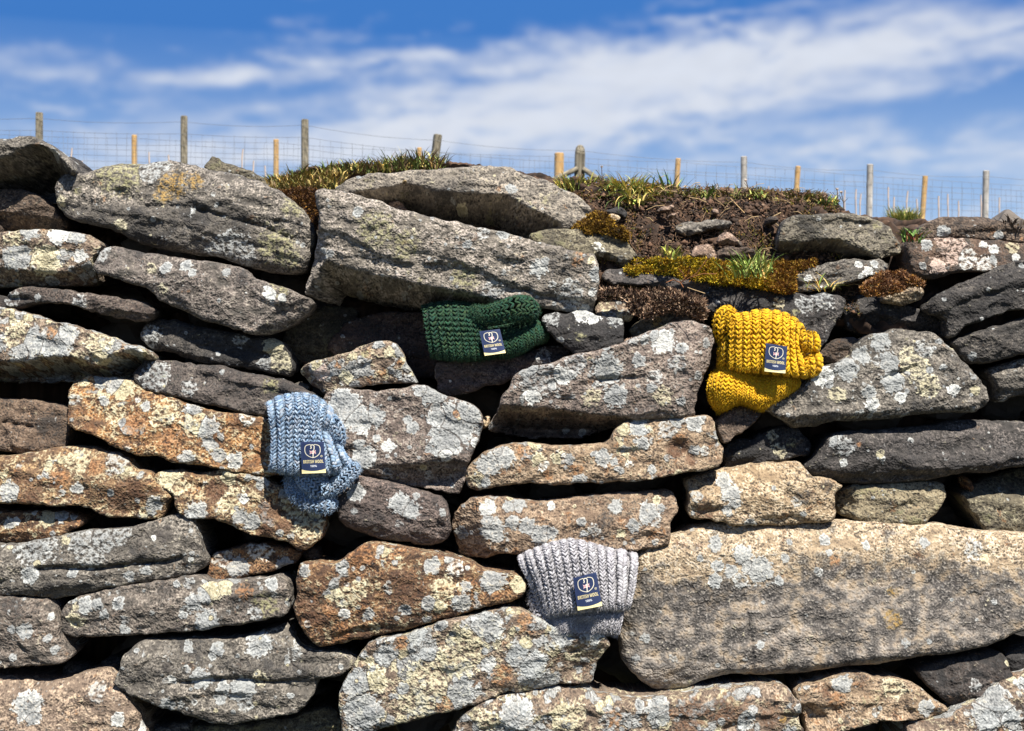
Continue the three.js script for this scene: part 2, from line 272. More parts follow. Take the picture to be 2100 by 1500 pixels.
function paint(st) {
  const T = { ...TYPES[st.type], ...(st.o.paint || {}) }, { x: ax, y: ay, w, h, pg } = st.at, seed = st.seed, sx = seed * 5.31 + 11, sy = seed * 3.77 + 4;
  srand(seed * 77 + 3);
  // lichen discs
  const discs = [], x0 = -st.w / 2 - MARG, y0 = -st.h / 2 - MARG, area = (st.w + MARG) * (st.h + MARG);
  const nd = Math.round(T.n * area * 2.1);
  for (let k = 0; k < nd; k++) { const r = lerp(T.r[0], T.r[1], Math.pow(rnd(), 3.6)) * 0.00095; const cl = n2((rr(0, 1) + k) * 0.37, sx); discs.push({ soft: rnd() < .4 ? 1 : 0, x: x0 + rnd() * w * TEX, y: y0 + rnd() * h * TEX, r, kind: rnd() < 0.8 ? 0 : rnd() < 0.5 ? 1 : 5, s: rnd() * 50, tone: rr(-16, 12) + cl * 10 }); }
  for (const q of st.o.spots || []) { const [lx, ly] = st.L([q[0], q[1]]); discs.push({ x: lx, y: ly, r: q[2] * st.s * 1.08, kind: q[3] ?? 0, s: rnd() * 50, tone: rr(-6, 8), soft: q[4] }); }
  const BC = 0.05, bw = Math.ceil(w * TEX / BC) + 1, bins = new Map();
  discs.forEach((d) => { const R = d.r * 1.5 + 0.002; for (let a = Math.floor((d.x - R - x0) / BC); a <= Math.floor((d.x + R - x0) / BC); a++) for (let b = Math.floor((d.y - R - y0) / BC); b <= Math.floor((d.y + R - y0) / BC); b++) { const k = b * bw + a; if (a < 0 || a >= bw) continue; if (!bins.has(k)) bins.set(k, []); bins.get(k).push(d); } });
  const tDk = thr(T.dk), tRu = thr(T.ru), tCr = thr(T.cr), tMo = thr(T.mo), tOl = thr(T.ol);
  const MC = 0.021;
  for (let j = 0; j < h; j++) for (let i = 0; i < w; i++) {
    const x = x0 + (i + 0.5) * TEX, y = y0 + (j + 0.5) * TEX;
    const gr = 0.8 * n2(x / 0.0046 + sx * 9, y / 0.0043 + sy) + 0.45 * n2(x / 0.0026 + sy, y / 0.0026 + sx * 3), gf = hash2(i + seed * 17, j + seed * 5) - 0.5, g2 = n2(x / 0.010 + sy, y / 0.0085 + sx), m1 = n2(x / 0.024 + sx, y / 0.022 + sy), m2 = n2(x / 0.055 + sy, y / 0.05 - sx), l1 = n2(x / 0.13 - sx, y / 0.11 + sy);
    let t = clamp(0.5 + 0.7 * m1 + 0.5 * m2 + 0.3 * g2, 0, 1);
    let r = lerp(T.b[0], T.a[0], t), g = lerp(T.b[1], T.a[1], t), b = lerp(T.b[2], T.a[2], t), hgt = 0.45 + 0.22 * g2 + 0.2 * m1, k;
    const mix = (c, q) => { r += (c[0] - r) * q; g += (c[1] - g) * q; b += (c[2] - b) * q; };
    // rust staining
    k = 0.5 * m2 + 0.5 * n2(x / 0.038 + sy * 3, y / 0.034 + sx) + 0.45 * n2(x / 0.013 + sx * 2, y / 0.012) + 0.4 * g2 + 0.35 * gr;
    if (T.ru > 0.01) { const q = sstep(tRu - 0.05, tRu + 0.12, k); if (q > 0) { const v = sstep(-0.25, 0.35, l1 * 0.8 + n2(x / 0.03 - sy, y / 0.03 + 3)); mix(v > 0 ? [lerp(C_RUST[0], C_RUSTD[0], v), lerp(C_RUST[1], C_RUSTD[1], v), lerp(C_RUST[2], C_RUSTD[2], v)] : C_RUST, q * 0.72); } }
    // grain of the sandstone
    const gg = (gr + 0.55 * g2 + 0.4 * gf) * (0.85 + 0.9 * m2 + 0.5 * m1) + 0.3 * m1 + 0.22 * n2(x / 0.016 - sx, y / 0.007 + sy);
    if (gg > 0.08) mix(T.gl, Math.min(0.9, (gg - 0.08) * 2.7)); else if (gg < -0.1) mix(T.gd, Math.min(0.92, (-0.1 - gg) * 2.7));
    hgt += gr * 0.42 + g2 * 0.2 + gf * 0.1;
    // black weathering crust
    if (st.o.greyAt) { const q = st.o.greyAt(x / st.s + st.cx, st.cy - y / st.s) + .5 * m2 + .5 * m1 + .3 * g2; if (q > 0) mix([150 + gr * 70 + g2 * 40, 142 + gr * 68 + g2 * 40, 133 + gr * 66 + g2 * 38], Math.min(.85, q * 1.8)); }
    k = (T.fine ? 0.45 * l1 + 0.55 * m2 + 0.75 * m1 + 0.55 * g2 + 0.4 * gr : 0.55 * l1 + 0.5 * m2 + 0.6 * m1 + 0.55 * g2 + 0.65 * gr) + (st.o.darkAt ? st.o.darkAt(x / st.s + st.cx, st.cy - y / st.s) : 0);
    if (k > tDk) mix([r * 0.22 + 14, g * 0.22 + 14, b * 0.22 + 15], T.fine ? Math.min(.88, (k - tDk) * 2.6) * clamp(.8 - .9 * gr - .5 * g2, .3, 1) : Math.min(.84, (k - tDk) * 2.9));
    // olive algae crust
    k = 0.7 * n2(x / 0.07 + sx * 4, y / 0.06) + 0.4 * m1 + 0.35 * g2 + 0.2 * gr;
    if (k > tOl && T.ol > 0.01) mix(C_OLIVE, Math.min(0.6, (k - tOl) * 2.5));
    // hairline cracks along the bedding, holding dirt
    { const q = Math.abs(n2(x / 0.19 + sx, y / 0.06 + sy) + 0.16 * n2(x / 0.02, y / 0.02 + sx)), w = n2(x / 0.11 + sy, y / 0.1 - sx); if (q < 0.016 && w > 0.08) { const e = (1 - q / 0.016) * sstep(0.08, 0.2, w); mix([40, 35, 31], .75 * e); hgt -= .5 * e; } }
    // scattered pale specks of young lichen
    k = n2(x / 0.0062 + sx * 7, y / 0.006 - sy) + 0.5 * n2(x / 0.03 + sy, y / 0.03 + 9) + 0.25 * gr; if (k > 0.5) { mix([C_GREY[0] + gr * 40, C_GREY[1] + gr * 40, C_GREY[2] + gr * 40], Math.min(0.75, (k - 0.5) * 5) * (T.dk > .4 ? .55 : .9)); hgt += .1; }
    // cream granular lichen
    k = 0.5 * n2(x / 0.045 - sy, y / 0.042 + sx * 2) + 0.5 * n2(x / 0.016 + sy, y / 0.015 + sy) + 0.6 * g2 + 0.45 * gr + 0.12 * gf;
    if (k > tCr) { const q = Math.min(0.82, (k - tCr) * 3.2) * clamp(.8 + .9 * gr, .2, 1); mix([C_CREAM[0] + gr * 34, C_CREAM[1] + gr * 34, C_CREAM[2] + gr * 30], q); hgt += 0.18 * q; }
    // crustose mosaic with dark seams
    if (T.mo > 0.02) {
      const mk = 0.7 * n2(x / 0.09 + sy * 2, y / 0.08 - sx) + 0.5 * m2 + 0.3 * m1;
      if (mk > tMo) {
        const wx = x + 0.008 * n2(x / 0.013, y / 0.013 + sx) + 0.0035 * n2(x / 0.005 + 5, y / 0.005), wy = y + 0.008 * n2(x / 0.013 + 9, y / 0.013 + sy) + 0.0035 * n2(x / 0.005, y / 0.005 + 8);
        const ci = Math.floor(wx / MC), cj = Math.floor(wy / MC); let f1 = 9, f2 = 9, id = 0;
        for (let a = -1; a <= 1; a++) for (let c = -1; c <= 1; c++) { const hx = hash2(ci + a + seed * 3, cj + c), hy = hash2(ci + a + 71, cj + c + seed * 7), dd = Math.hypot((ci + a + hx) * MC - wx, (cj + c + hy) * MC - wy); if (dd < f1) { f2 = f1; f1 = dd; id = hash2(ci + a + 13 + seed, cj + c + 57); } else if (dd < f2) f2 = dd; }
        const e = f2 - f1, inn = sstep(tMo, tMo + 0.05, mk);
        if (id < 0.55) { const v = id < 0.4 ? C_GREY : C_CREAM, tn = (hash2(id * 999 | 0, 5) - 0.5) * 34 + gr * 66 + gf * 20 + g2 * 26; mix([v[0] + tn, v[1] + tn, v[2] + tn], 0.86 * inn); hgt += 0.22 * inn; }
        if (e < 0.0021) { mix([58, 48, 40], T.ln * 0.9 * inn * (1 - e / 0.0021) * (id < 0.7 ? 1 : 0.4)); hgt -= 0.15; }
      }
    }
    // round crustose patches
    const L = bins.get(Math.floor((y - y0) / BC) * bw + Math.floor((x - x0) / BC));
    if (L) {
      let q1 = 9, q2 = 9, D = null; const wob = 0.42 * n2(x / 0.012 + sx, y / 0.012 + sy) + 0.34 * n2(x / 0.005, y / 0.005 + sx);
      for (const d of L) { const dd = Math.hypot(x - d.x, y - d.y) / d.r, q = dd + wob + 0.22 * n2(x / (d.r * 1.3) + d.s, y / (d.r * 1.3)); if (q < q1) { q2 = q1; q1 = q; D = d; } else if (q < q2) q2 = q; }
      if (D && q1 < 1.12) {
        const c = SPOTC[D.kind], body = D.kind === 0 || D.kind === 1 || D.kind === 5 || D.kind === 7;
        if (q1 < 1) {
          const tn = D.tone + gr * 62 + gf * 26 + g2 * 30 + m1 * 18 + (body ? sstep(0.5, 0.9, q1) * (D.s % 1 < .5 ? 26 : 8) - (D.s % 1 < .5 ? 20 * Math.max(0, .8 - q1) - 9 * Math.sin(q1 * 17) : 0) : 0);
          let q = 0.9 * sstep(1, 0.93, q1); if (!body) q = 0.78 * sstep(1, 0.6, q1) * clamp(0.75 + 1.2 * g2 + gr, 0.15, 1); if (D.soft) q *= clamp(0.7 + 1.6 * g2 + 0.8 * gr, 0, 1);
          if (body) q *= 1 - 0.55 * sstep(0.2, 0.5, 0.6 * g2 + 0.7 * gr + 0.3 * m1);
          mix([c[0] + tn, c[1] + tn, c[2] + tn * 0.95], q); if (body) { hgt += 0.2 * q; if (q2 - q1 < 0.05 && q2 < 1) { mix([66, 60, 56], 0.7); hgt -= 0.1; } }
        } else if (body) mix([44, 40, 37], T.ln * 0.75 * (1 - Math.abs(q1 - 1.05) / 0.07));
      }
    }
    const o = ((ay + j) * ATLAS + ax + i) * 4;
    pg.col[o] = clamp(r * .9, 8, 245); pg.col[o + 1] = clamp(g * .9, 8, 245); pg.col[o + 2] = clamp(b * .9, 8, 245); pg.col[o + 3] = 255;
    const hv = clamp(hgt, 0, 1) * 255; pg.bmp[o] = pg.bmp[o + 1] = pg.bmp[o + 2] = hv; pg.bmp[o + 3] = 255;
  }
}
// ---------------------------------------------------------------- the wall's stones, outlines read off the photograph
const S = (type, z, flat, o) => stone('stone', type, z, flat, o);
// top course, left
S('grey', 0.07, [-90, 300, -40, 282, 0, 277, 50, 273, 78, 283, 103, 300, 124, 316, 140, 338, 139, 349, 128, 352, 120, 372, 105, 404, 60, 404, 0, 398, -90, 404], { recs: [[[-95, 345, 0, 317, 25, 304, 45, 291, 66, 289, 90, 298, 112, 315, 133, 342, 137, 420, -95, 430], 4, .27]], paint: { dk: .3 } });
S('brown', -0.04, [-90, 388, 0, 383, 40, 386, 90, 408, 128, 452, 120, 468, 60, 471, 0, 469, -90, 472], { cuts: [[0, 432, 120, 445, .9]] });
S('dark', -0.13, [132, 318, 150, 322, 168, 338, 160, 356, 125, 358, 118, 330], { depth: .15 });
S('grey', 0.05, [95, 363, 103, 352, 127, 346, 163, 345, 187, 332, 217, 323, 240, 323, 270, 322, 290, 320, 303, 315, 320, 316, 350, 320, 377, 328, 410, 338, 447, 342, 477, 350, 510, 360, 537, 370, 567, 387, 597, 407, 617, 427, 633, 450, 640, 470, 638, 497, 632, 527, 627, 550, 610, 560, 587, 562, 533, 553, 493, 543, 460, 533, 430, 523, 383, 518, 333, 510, 293, 500, 250, 483, 213, 467, 180, 457, 143, 450, 117, 440, 103, 423, 96, 410],
  { round: .05, bed: -14, grooves: [[[292, 421, 340, 420, 420, 432, 480, 450, 540, 465, 600, 490, 634, 512], 7, .013]], cuts: [[200, 352, 560, 400, .55], [110, 432, 590, 545, .6]], spots: [[345, 372, 34, 3, 1], [325, 392, 20, 3, 1], [390, 365, 22, 3, 1], [350, 377, 5, 5], [475, 505, 34, 0, 1], [440, 514, 22, 0, 1], [500, 522, 24, 0, 1], [565, 500, 42, 6, 1], [590, 525, 30, 6, 1], [600, 420, 26, 6, 1], [235, 338, 60, 6, 1], [290, 335, 40, 0, 1], [105, 410, 16, 1, 1], [145, 385, 10, 6, 1], [240, 458, 12, 1, 1]], darkAt: (x, y) => .5 * sstep(395, 430, y) * sstep(535, 500, y) * sstep(560, 470, x) - .14, paint: { n: 260, r: [2, 7], ol: .12, gl: [190, 178, 164] } });
S('olive', -0.14, [415, 342, 426, 320, 443, 323, 467, 333, 493, 340, 520, 353, 555, 380, 530, 392, 440, 366], { depth: .2, paint: { dk: .5 } });
// the long tilted slab and the slab above it
S('pale', 0.10, [640, 383, 667, 382, 697, 387, 733, 397, 747, 403, 773, 407, 793, 417, 813, 427, 853, 433, 900, 447, 947, 455, 993, 465, 1033, 473, 1073, 483, 1100, 492, 1147, 503, 1193, 515, 1220, 517, 1228, 530, 1232, 570, 1228, 603, 1223, 630, 1218, 648, 1187, 643, 1150, 635, 1093, 625, 1040, 624, 960, 626, 860, 630, 760, 630, 690, 622, 617, 602, 628, 547, 636, 503, 646, 470, 650, 437, 643, 420],
  { round: .012, bed: -14, tilt: [-.02, .04], rough: .75, recs: [[[664, 534, 700, 545, 760, 560, 866, 583, 950, 600, 1040, 617, 1090, 640, 860, 690, 600, 660, 640, 560], 4, .27], [[650, 380, 654, 440, 664, 500, 668, 538, 610, 620, 600, 500, 625, 380], 1.3, .12]], spots: [[1105, 548, 17, 5], [1118, 537, 10, 0], [1172, 598, 26, 0, 1], [1010, 595, 22, 0, 1], [1215, 530, 8, 1], [1217, 597, 9, 5], [1225, 560, 14, 0], [1170, 632, 14, 0], [1195, 515, 16, 2, 1], [1185, 535, 14, 2, 1], [770, 470, 40, 6, 1], [830, 500, 34, 6, 1], [950, 570, 30, 6, 1], [990, 475, 14, 0, 1], [1032, 476, 12, 0]], darkAt: (x, y) => -.12 + .42 * sstep(1040, 1130, x + (y - 560) * .3) * sstep(1235, 1170, x), paint: { gl: [214, 200, 188] } });
S('pale', -0.03, [683, 382, 697, 370, 727, 357, 760, 350, 800, 348, 840, 345, 883, 343, 927, 338, 967, 335, 1000, 334, 1033, 335, 1053, 340, 1073, 352, 1100, 360, 1130, 370, 1150, 380, 1180, 393, 1200, 410, 1217, 433, 1222, 450, 1200, 462, 1167, 470, 1147, 470, 1120, 478, 1060, 486, 1000, 486, 900, 466, 800, 446, 750, 426, 715, 404],
  { bed: -5, rough: .85, recs: [[[722, 394, 780, 384, 830, 374, 870, 384, 900, 391, 1000, 394, 1040, 400, 1090, 425, 1155, 464, 1080, 520, 900, 500, 740, 440], 4, .28]], paint: { dk: .26, ol: .22, gl: [196, 182, 162] }, spots: [[828, 370, 5, 3], [1048, 385, 11, 0]] });
S('soilst', -0.12, [792, 420, 800, 410, 810, 407, 822, 413, 835, 430, 800, 432], { depth: .08, cell: .004 });
S('olive', 0.0, [1085, 480, 1120, 468, 1153, 466, 1183, 468, 1210, 472, 1240, 473, 1263, 473, 1280, 482, 1290, 493, 1302, 510, 1310, 522, 1300, 530, 1288, 540, 1270, 551, 1235, 557, 1200, 540, 1150, 520, 1100, 500], { recs: [[[1220, 520, 1245, 518, 1268, 530, 1282, 546, 1260, 575, 1200, 560], 4, .27]], spots: [[1225, 503, 9, 5, 1], [1235, 515, 8, 5, 1]] });
S('dark', 0.01, [1233, 562, 1250, 551, 1287, 545, 1320, 548, 1353, 560, 1400, 563, 1433, 570, 1460, 573, 1460, 594, 1430, 604, 1400, 602, 1367, 592, 1327, 588, 1287, 584, 1257, 582, 1238, 574], { paint: { a: [112, 104, 98], b: [80, 74, 70] } });
S('black', 0.03, [1443, 600, 1460, 578, 1487, 572, 1517, 573, 1567, 580, 1600, 590, 1633, 597, 1667, 600, 1700, 598, 1727, 602, 1742, 610, 1743, 622, 1730, 647, 1710, 680, 1697, 703, 1680, 720, 1650, 735, 1560, 730, 1500, 700, 1470, 650, 1447, 630], { round: .03, spots: [[1600, 620, 12, 1, 1], [1635, 640, 9, 6, 1], [1690, 610, 26, 0, 1], [1655, 625, 18, 0, 1]], paint: { gl: [140, 134, 126] }, cuts: [[1490, 600, 1720, 625, .35]] });
S('black', -0.01, [1735, 628, 1749, 610, 1772, 604, 1795, 605, 1830, 612, 1867, 627, 1901, 638, 1924, 647, 1947, 654, 1954, 662, 1946, 683, 1939, 694, 1913, 686, 1878, 684, 1787, 689, 1747, 672, 1735, 650], { recs: [[[1742, 645, 1800, 640, 1860, 655, 1925, 672, 1945, 700, 1780, 720, 1730, 690], 1.2, .1]] });
S('olive', 0.0, [1599, 492, 1606, 466, 1615, 446, 1635, 440, 1661, 438, 1686, 438, 1712, 434, 1738, 433, 1767, 435, 1790, 442, 1812, 452, 1834, 463, 1837, 475, 1847, 486, 1854, 498, 1853, 518, 1841, 524, 1804, 530, 1781, 524, 1752, 528, 1724, 534, 1680, 530, 1640, 524, 1605, 512], { rough: 1.1, recs: [[[1596, 499, 1640, 498, 1670, 492, 1720, 492, 1750, 506, 1790, 524, 1750, 560, 1600, 540], 4, .27]], paint: { a: [132, 124, 108], b: [94, 88, 78], ol: .2 } });
S('brown', 0.0, [1884, 480, 1901, 458, 1930, 446, 1959, 443, 1987, 442, 2016, 441, 2045, 446, 2073, 455, 2100, 466, 2180, 484, 2180, 506, 2060, 494, 1990, 490, 1950, 490, 1900, 490], { spots: [[1938, 474, 13, 0], [2052, 482, 10, 0], [2030, 500, 9, 0]], rough: .9 });
S('brown', 0.03, [1862, 505, 1873, 489, 1893, 486, 1930, 487, 1960, 485, 2000, 487, 2060, 491, 2180, 500, 2180, 530, 2100, 536, 2060, 551, 2039, 555, 1973, 558, 1930, 569, 1901, 571, 1878, 560, 1867, 541], { spots: [[1960, 512, 32, 7, 1], [1985, 530, 24, 5, 1], [1945, 497, 22, 7, 1], [1905, 502, 12, 0], [1895, 545, 8, 0], [1925, 545, 17, 7], [2045, 510, 11, 5], [2040, 535, 10, 0], [2025, 545, 20, 5, 1], [2025, 500, 9, 5], [2090, 528, 8, 5], [2085, 505, 14, 1, 1]], paint: { a: [122, 102, 84], b: [92, 72, 58] } });
S('grey', 0.02, [1629, 572, 1640, 552, 1661, 546, 1695, 539, 1729, 532, 1758, 529, 1787, 531, 1818, 529, 1830, 541, 1821, 555, 1801, 564, 1772, 572, 1744, 582, 1706, 590, 1661, 598, 1638, 598], { paint: { n: 500, r: [2, 7] }, spots: [[1785, 557, 11, 5], [1765, 542, 8, 5], [1660, 570, 8, 5], [1768, 566, 6, 5], [1800, 540, 8, 0]] });
S('tan', 0.02, [1812, 610, 1838, 598, 1861, 587, 1884, 580, 1897, 592, 1897, 612, 1873, 620, 1855, 627, 1820, 622], { paint: { a: [158, 140, 112], b: [124, 108, 86] } });
S('black', 0.06, [1903, 634, 1920, 615, 1930, 604, 1959, 589, 1987, 578, 2016, 567, 2045, 552, 2073, 541, 2180, 520, 2180, 622, 2100, 635, 2059, 646, 2016, 660, 1987, 668, 1960, 694, 1945, 694, 1946, 655], { bed: 18, paint: { gl: [168, 158, 142], a: [86, 80, 74] } });
S('dark', 0.04, [1953, 702, 1973, 693, 2000, 683, 2033, 673, 2067, 663, 2180, 636, 2180, 718, 2100, 729, 2063, 739, 2023, 748, 1997, 746, 1983, 735, 1967, 719], { round: .03, bed: 15, spots: [[1998, 731, 9, 0]] });
S('grey', 0.01, [2037, 762, 2053, 753, 2077, 743, 2180, 725, 2180, 802, 2100, 812, 2067, 827, 2053, 824, 2048, 792], { round: .03, bed: 15, paint: { dk: .4 } });
S('grey', 0.08, [1566, 840, 1587, 823, 1613, 817, 1633, 803, 1653, 787, 1677, 763, 1700, 750, 1723, 743, 1750, 730, 1763, 713, 1783, 693, 1810, 682, 1843, 675, 1877, 675, 1900, 680, 1927, 683, 1943, 693, 1953, 707, 1973, 723, 1987, 743, 2003, 760, 2023, 780, 2035, 797, 2038, 820, 2033, 837, 2007, 850, 1967, 847, 1920, 848, 1867, 856, 1817, 863, 1767, 865, 1717, 867, 1677, 877, 1640, 881, 1613, 864, 1587, 848],
  { bed: 12, round: .025, grooves: [[[1800, 782, 1845, 768, 1885, 752], 6, .012]], cuts: [[1620, 850, 1990, 838, .9], [1580, 835, 1650, 880, 1.1]], spots: [[1740, 757, 24, 0], [1790, 830, 15, 5], [1905, 790, 26, 1, 1], [1880, 745, 34, 1, 1], [1960, 800, 13, 5], [1830, 745, 22, 0], [1835, 785, 22, 0], [1785, 805, 15, 0], [1850, 815, 12, 5], [1690, 770, 24, 5], [1775, 730, 18, 0], [1720, 810, 16, 1, 1], [1815, 700, 20, 0], [1900, 720, 20, 0, 1]], paint: { n: 520, r: [3, 13] } });
S('dark', 0.05, [1658, 960, 1677, 940, 1693, 920, 1707, 900, 1720, 888, 1750, 886, 1800, 884, 1850, 881, 1900, 877, 1950, 871, 1980, 866, 2017, 864, 2050, 866, 2180, 876, 2180, 956, 2100, 963, 2033, 973, 1983, 973, 1950, 980, 1900, 990, 1850, 994, 1800, 997, 1750, 997, 1717, 991, 1690, 984, 1665, 976], { round: .04, bed: 3, rough: .8, cuts: [[1710, 906, 2100, 893, .8], [1680, 965, 2050, 950, .5]], spots: [[1730, 915, 22, 0, 1], [1712, 905, 14, 0], [1732, 950, 8, 5], [1763, 912, 6, 2], [1805, 933, 8, 1], [1813, 943, 6, 5]], paint: { a: [88, 82, 78], gl: [150, 140, 132] } });
S('black', 0.01, [1485, 922, 1500, 911, 1527, 901, 1550, 898, 1580, 884, 1607, 876, 1633, 875, 1650, 887, 1667, 903, 1673, 913, 1670, 935, 1647, 937, 1620, 944, 1587, 951, 1550, 957, 1517, 967, 1488, 971], { bed: 14, cuts: [[1648, 882, 1643, 935, .8]], spots: [[1585, 895, 12, 1, 1], [1600, 925, 16, 1, 1], [1625, 912, 12, 6, 1]] });
S('brown', 0.05, [1470, 868, 1487, 850, 1510, 837, 1530, 833, 1550, 840, 1565, 848, 1558, 862, 1533, 879, 1513, 892, 1497, 903, 1483, 911, 1475, 889], { bed: 35, round: .012, cell: .0045, paint: { n: 20 } });
S('brown', 0.02, [1677, 729, 1693, 713, 1717, 697, 1740, 690, 1760, 691, 1765, 703, 1758, 722, 1733, 739, 1700, 746, 1683, 743], { bed: 25, cell: .0045, round: .012, paint: { n: 20 } });
// centre
S('grey', 0.12, [1023, 832, 1030, 813, 1047, 793, 1055, 770, 1070, 760, 1100, 750, 1133, 743, 1173, 730, 1213, 720, 1247, 713, 1287, 700, 1320, 683, 1353, 673, 1377, 662, 1410, 655, 1440, 660, 1467, 670, 1475, 687, 1472, 710, 1463, 740, 1450, 777, 1437, 807, 1432, 840, 1430, 858, 1397, 861, 1360, 861, 1327, 863, 1300, 870, 1260, 888, 1200, 908, 1100, 912, 1020, 898, 1000, 885],
  { round: .012, bed: 12, rough: .85, tilt: [.02, -.05], recs: [[[1015, 836, 1083, 837, 1150, 842, 1233, 852, 1305, 862, 1290, 920, 1100, 950, 975, 920], 4, .27], [[1444, 672, 1432, 730, 1415, 790, 1404, 870, 1480, 880, 1500, 660], 1.0, .1]], grooves: [[[1232, 780, 1300, 776, 1340, 778], 5, .012]], spots: [[1245, 757, 32, 0], [1105, 775, 40, 0, 1], [1090, 760, 26, 0], [1150, 770, 20, 5], [1095, 810, 19, 5], [1265, 812, 24, 0], [1362, 700, 24, 5], [1345, 690, 14, 0], [1310, 740, 14, 0], [1345, 775, 16, 5, 1], [1390, 745, 18, 0, 1], [1400, 715, 12, 0], [1215, 815, 18, 1, 1], [1360, 815, 22, 1, 1], [1340, 830, 14, 4, 1], [1400, 825, 10, 0], [1180, 740, 24, 0, 1], [1300, 690, 16, 0, 1], [1130, 790, 14, 0], [1315, 840, 9, 4, 1], [1215, 783, 8, 2, 1]], paint: { a: [152, 132, 118], b: [112, 100, 92], n: 300, dk: .2 } });
S('black', 0.07, [1108, 653, 1123, 643, 1143, 640, 1167, 643, 1187, 633, 1207, 637, 1233, 647, 1260, 648, 1280, 655, 1284, 673, 1281, 693, 1278, 705, 1253, 713, 1227, 720, 1200, 728, 1183, 730, 1170, 716, 1147, 703, 1127, 682, 1117, 668], { cuts: [[1120, 662, 1285, 668, .9]], spots: [[1195, 642, 18, 5], [1220, 650, 14, 5], [1130, 650, 20, 0, 1], [1265, 655, 16, 0, 1], [1190, 690, 12, 6, 1], [1150, 700, 8, 0]] });
S('lichen', -0.0, [1220, 632, 1232, 612, 1263, 611, 1287, 614, 1302, 636, 1292, 662, 1260, 660, 1228, 650], { paint: { ru: .05 } });
S('olive', 0.01, [1292, 676, 1320, 654, 1350, 640, 1373, 632, 1400, 635, 1414, 646, 1393, 668, 1353, 683, 1320, 695, 1298, 698], { spots: [[1350, 665, 12, 3, 1]] });
S('brown', 0.03, [1374, 656, 1390, 645, 1420, 645, 1437, 652, 1439, 668, 1400, 674], { cell: .0045, round: .012, paint: { n: 60 } });
S('soilst', 0.03, [1278, 705, 1288, 690, 1302, 690, 1310, 700, 1300, 714, 1284, 716], { cell: .004, round: .01, depth: .08 });
S('dark', 0.01, [888, 770, 893, 745, 917, 737, 960, 727, 1040, 728, 1070, 729, 1100, 713, 1133, 707, 1163, 710, 1169, 720, 1168, 736, 1133, 750, 1083, 764, 1053, 780, 1033, 790, 993, 793, 967, 803, 943, 809, 917, 815, 897, 802], { paint: { a: [98, 84, 80], b: [68, 58, 56] }, spots: [[1115, 730, 16, 0, 1]] });
S('dark', -0.10, [668, 716, 685, 683, 707, 663, 733, 650, 783, 640, 870, 640, 905, 680, 895, 775, 800, 770, 720, 748], { paint: { a: [92, 72, 62], b: [64, 50, 44] } });
S('olive', -0.17, [590, 645, 650, 628, 730, 632, 720, 700, 700, 748, 620, 752, 575, 705], { paint: { dk: .5 } });
S('lichen', 0.05, [610, 762, 620, 750, 650, 740, 683, 730, 710, 723, 737, 710, 763, 702, 790, 698, 810, 703, 820, 720, 833, 747, 850, 777, 854, 786, 840, 788, 803, 786, 767, 790, 740, 795, 712, 796, 680, 804, 664, 811, 650, 801, 627, 787], { round: .01, rough: .7, bed: 12, cuts: [[632, 752, 668, 812, 1.2]], spots: [[783, 765, 11, 2], [748, 725, 9, 6], [692, 750, 9, 2], [655, 765, 16, 7], [820, 745, 8, 2], [757, 780, 9, 2]], paint: { ru: .14, mo: .8, dk: .05 } });
S('grey', 0.09, [652, 822, 665, 805, 690, 797, 723, 800, 763, 803, 797, 800, 827, 797, 850, 790, 877, 792, 893, 807, 927, 817, 963, 827, 980, 840, 992, 860, 987, 887, 980, 907, 970, 933, 960, 953, 953, 985, 940, 1016, 900, 1012, 830, 1000, 770, 990, 728, 978, 712, 950, 697, 920, 686, 880, 660, 850],
  { bed: -8, rough: .8, recs: [[[720, 962, 783, 953, 833, 950, 893, 938, 962, 950, 960, 1040, 830, 1040, 715, 1000], 1.0, .12]], spots: [[700, 832, 34, 0], [735, 862, 30, 0], [765, 855, 22, 0], [795, 917, 13, 5], [745, 938, 24, 0], [735, 915, 12, 0], [885, 805, 28, 0], [865, 800, 18, 0], [930, 870, 44, 0], [955, 850, 30, 0], [900, 860, 24, 0], [915, 905, 36, 0], [915, 930, 16, 5], [845, 878, 12, 0], [835, 862, 9, 0], [880, 920, 9, 0], [935, 852, 16, 2, 1], [940, 860, 10, 1], [680, 850, 14, 0], [770, 900, 8, 0]], paint: { a: [134, 118, 108], b: [98, 86, 78], dk: .24 } });
S('dark', 0.09, [683, 1037, 690, 1017, 703, 997, 727, 978, 757, 983, 797, 990, 837, 1003, 877, 1013, 903, 1023, 918, 1040, 922, 1067, 922, 1093, 917, 1108, 900, 1121, 870, 1126, 833, 1119, 783, 1112, 737, 1099, 703, 1086, 690, 1065], { round: .045, rough: .8, bed: -12, cuts: [[700, 1060, 910, 1100, .5]], spots: [[728, 1012, 18, 0], [817, 1035, 22, 0], [842, 1050, 19, 0], [908, 1053, 8, 0], [853, 1020, 8, 0], [725, 1050, 7, 0], [817, 1077, 8, 0, 1]], paint: { a: [112, 98, 90], b: [84, 74, 69], n: 30, gl: [162, 142, 130], dk: .34 } });
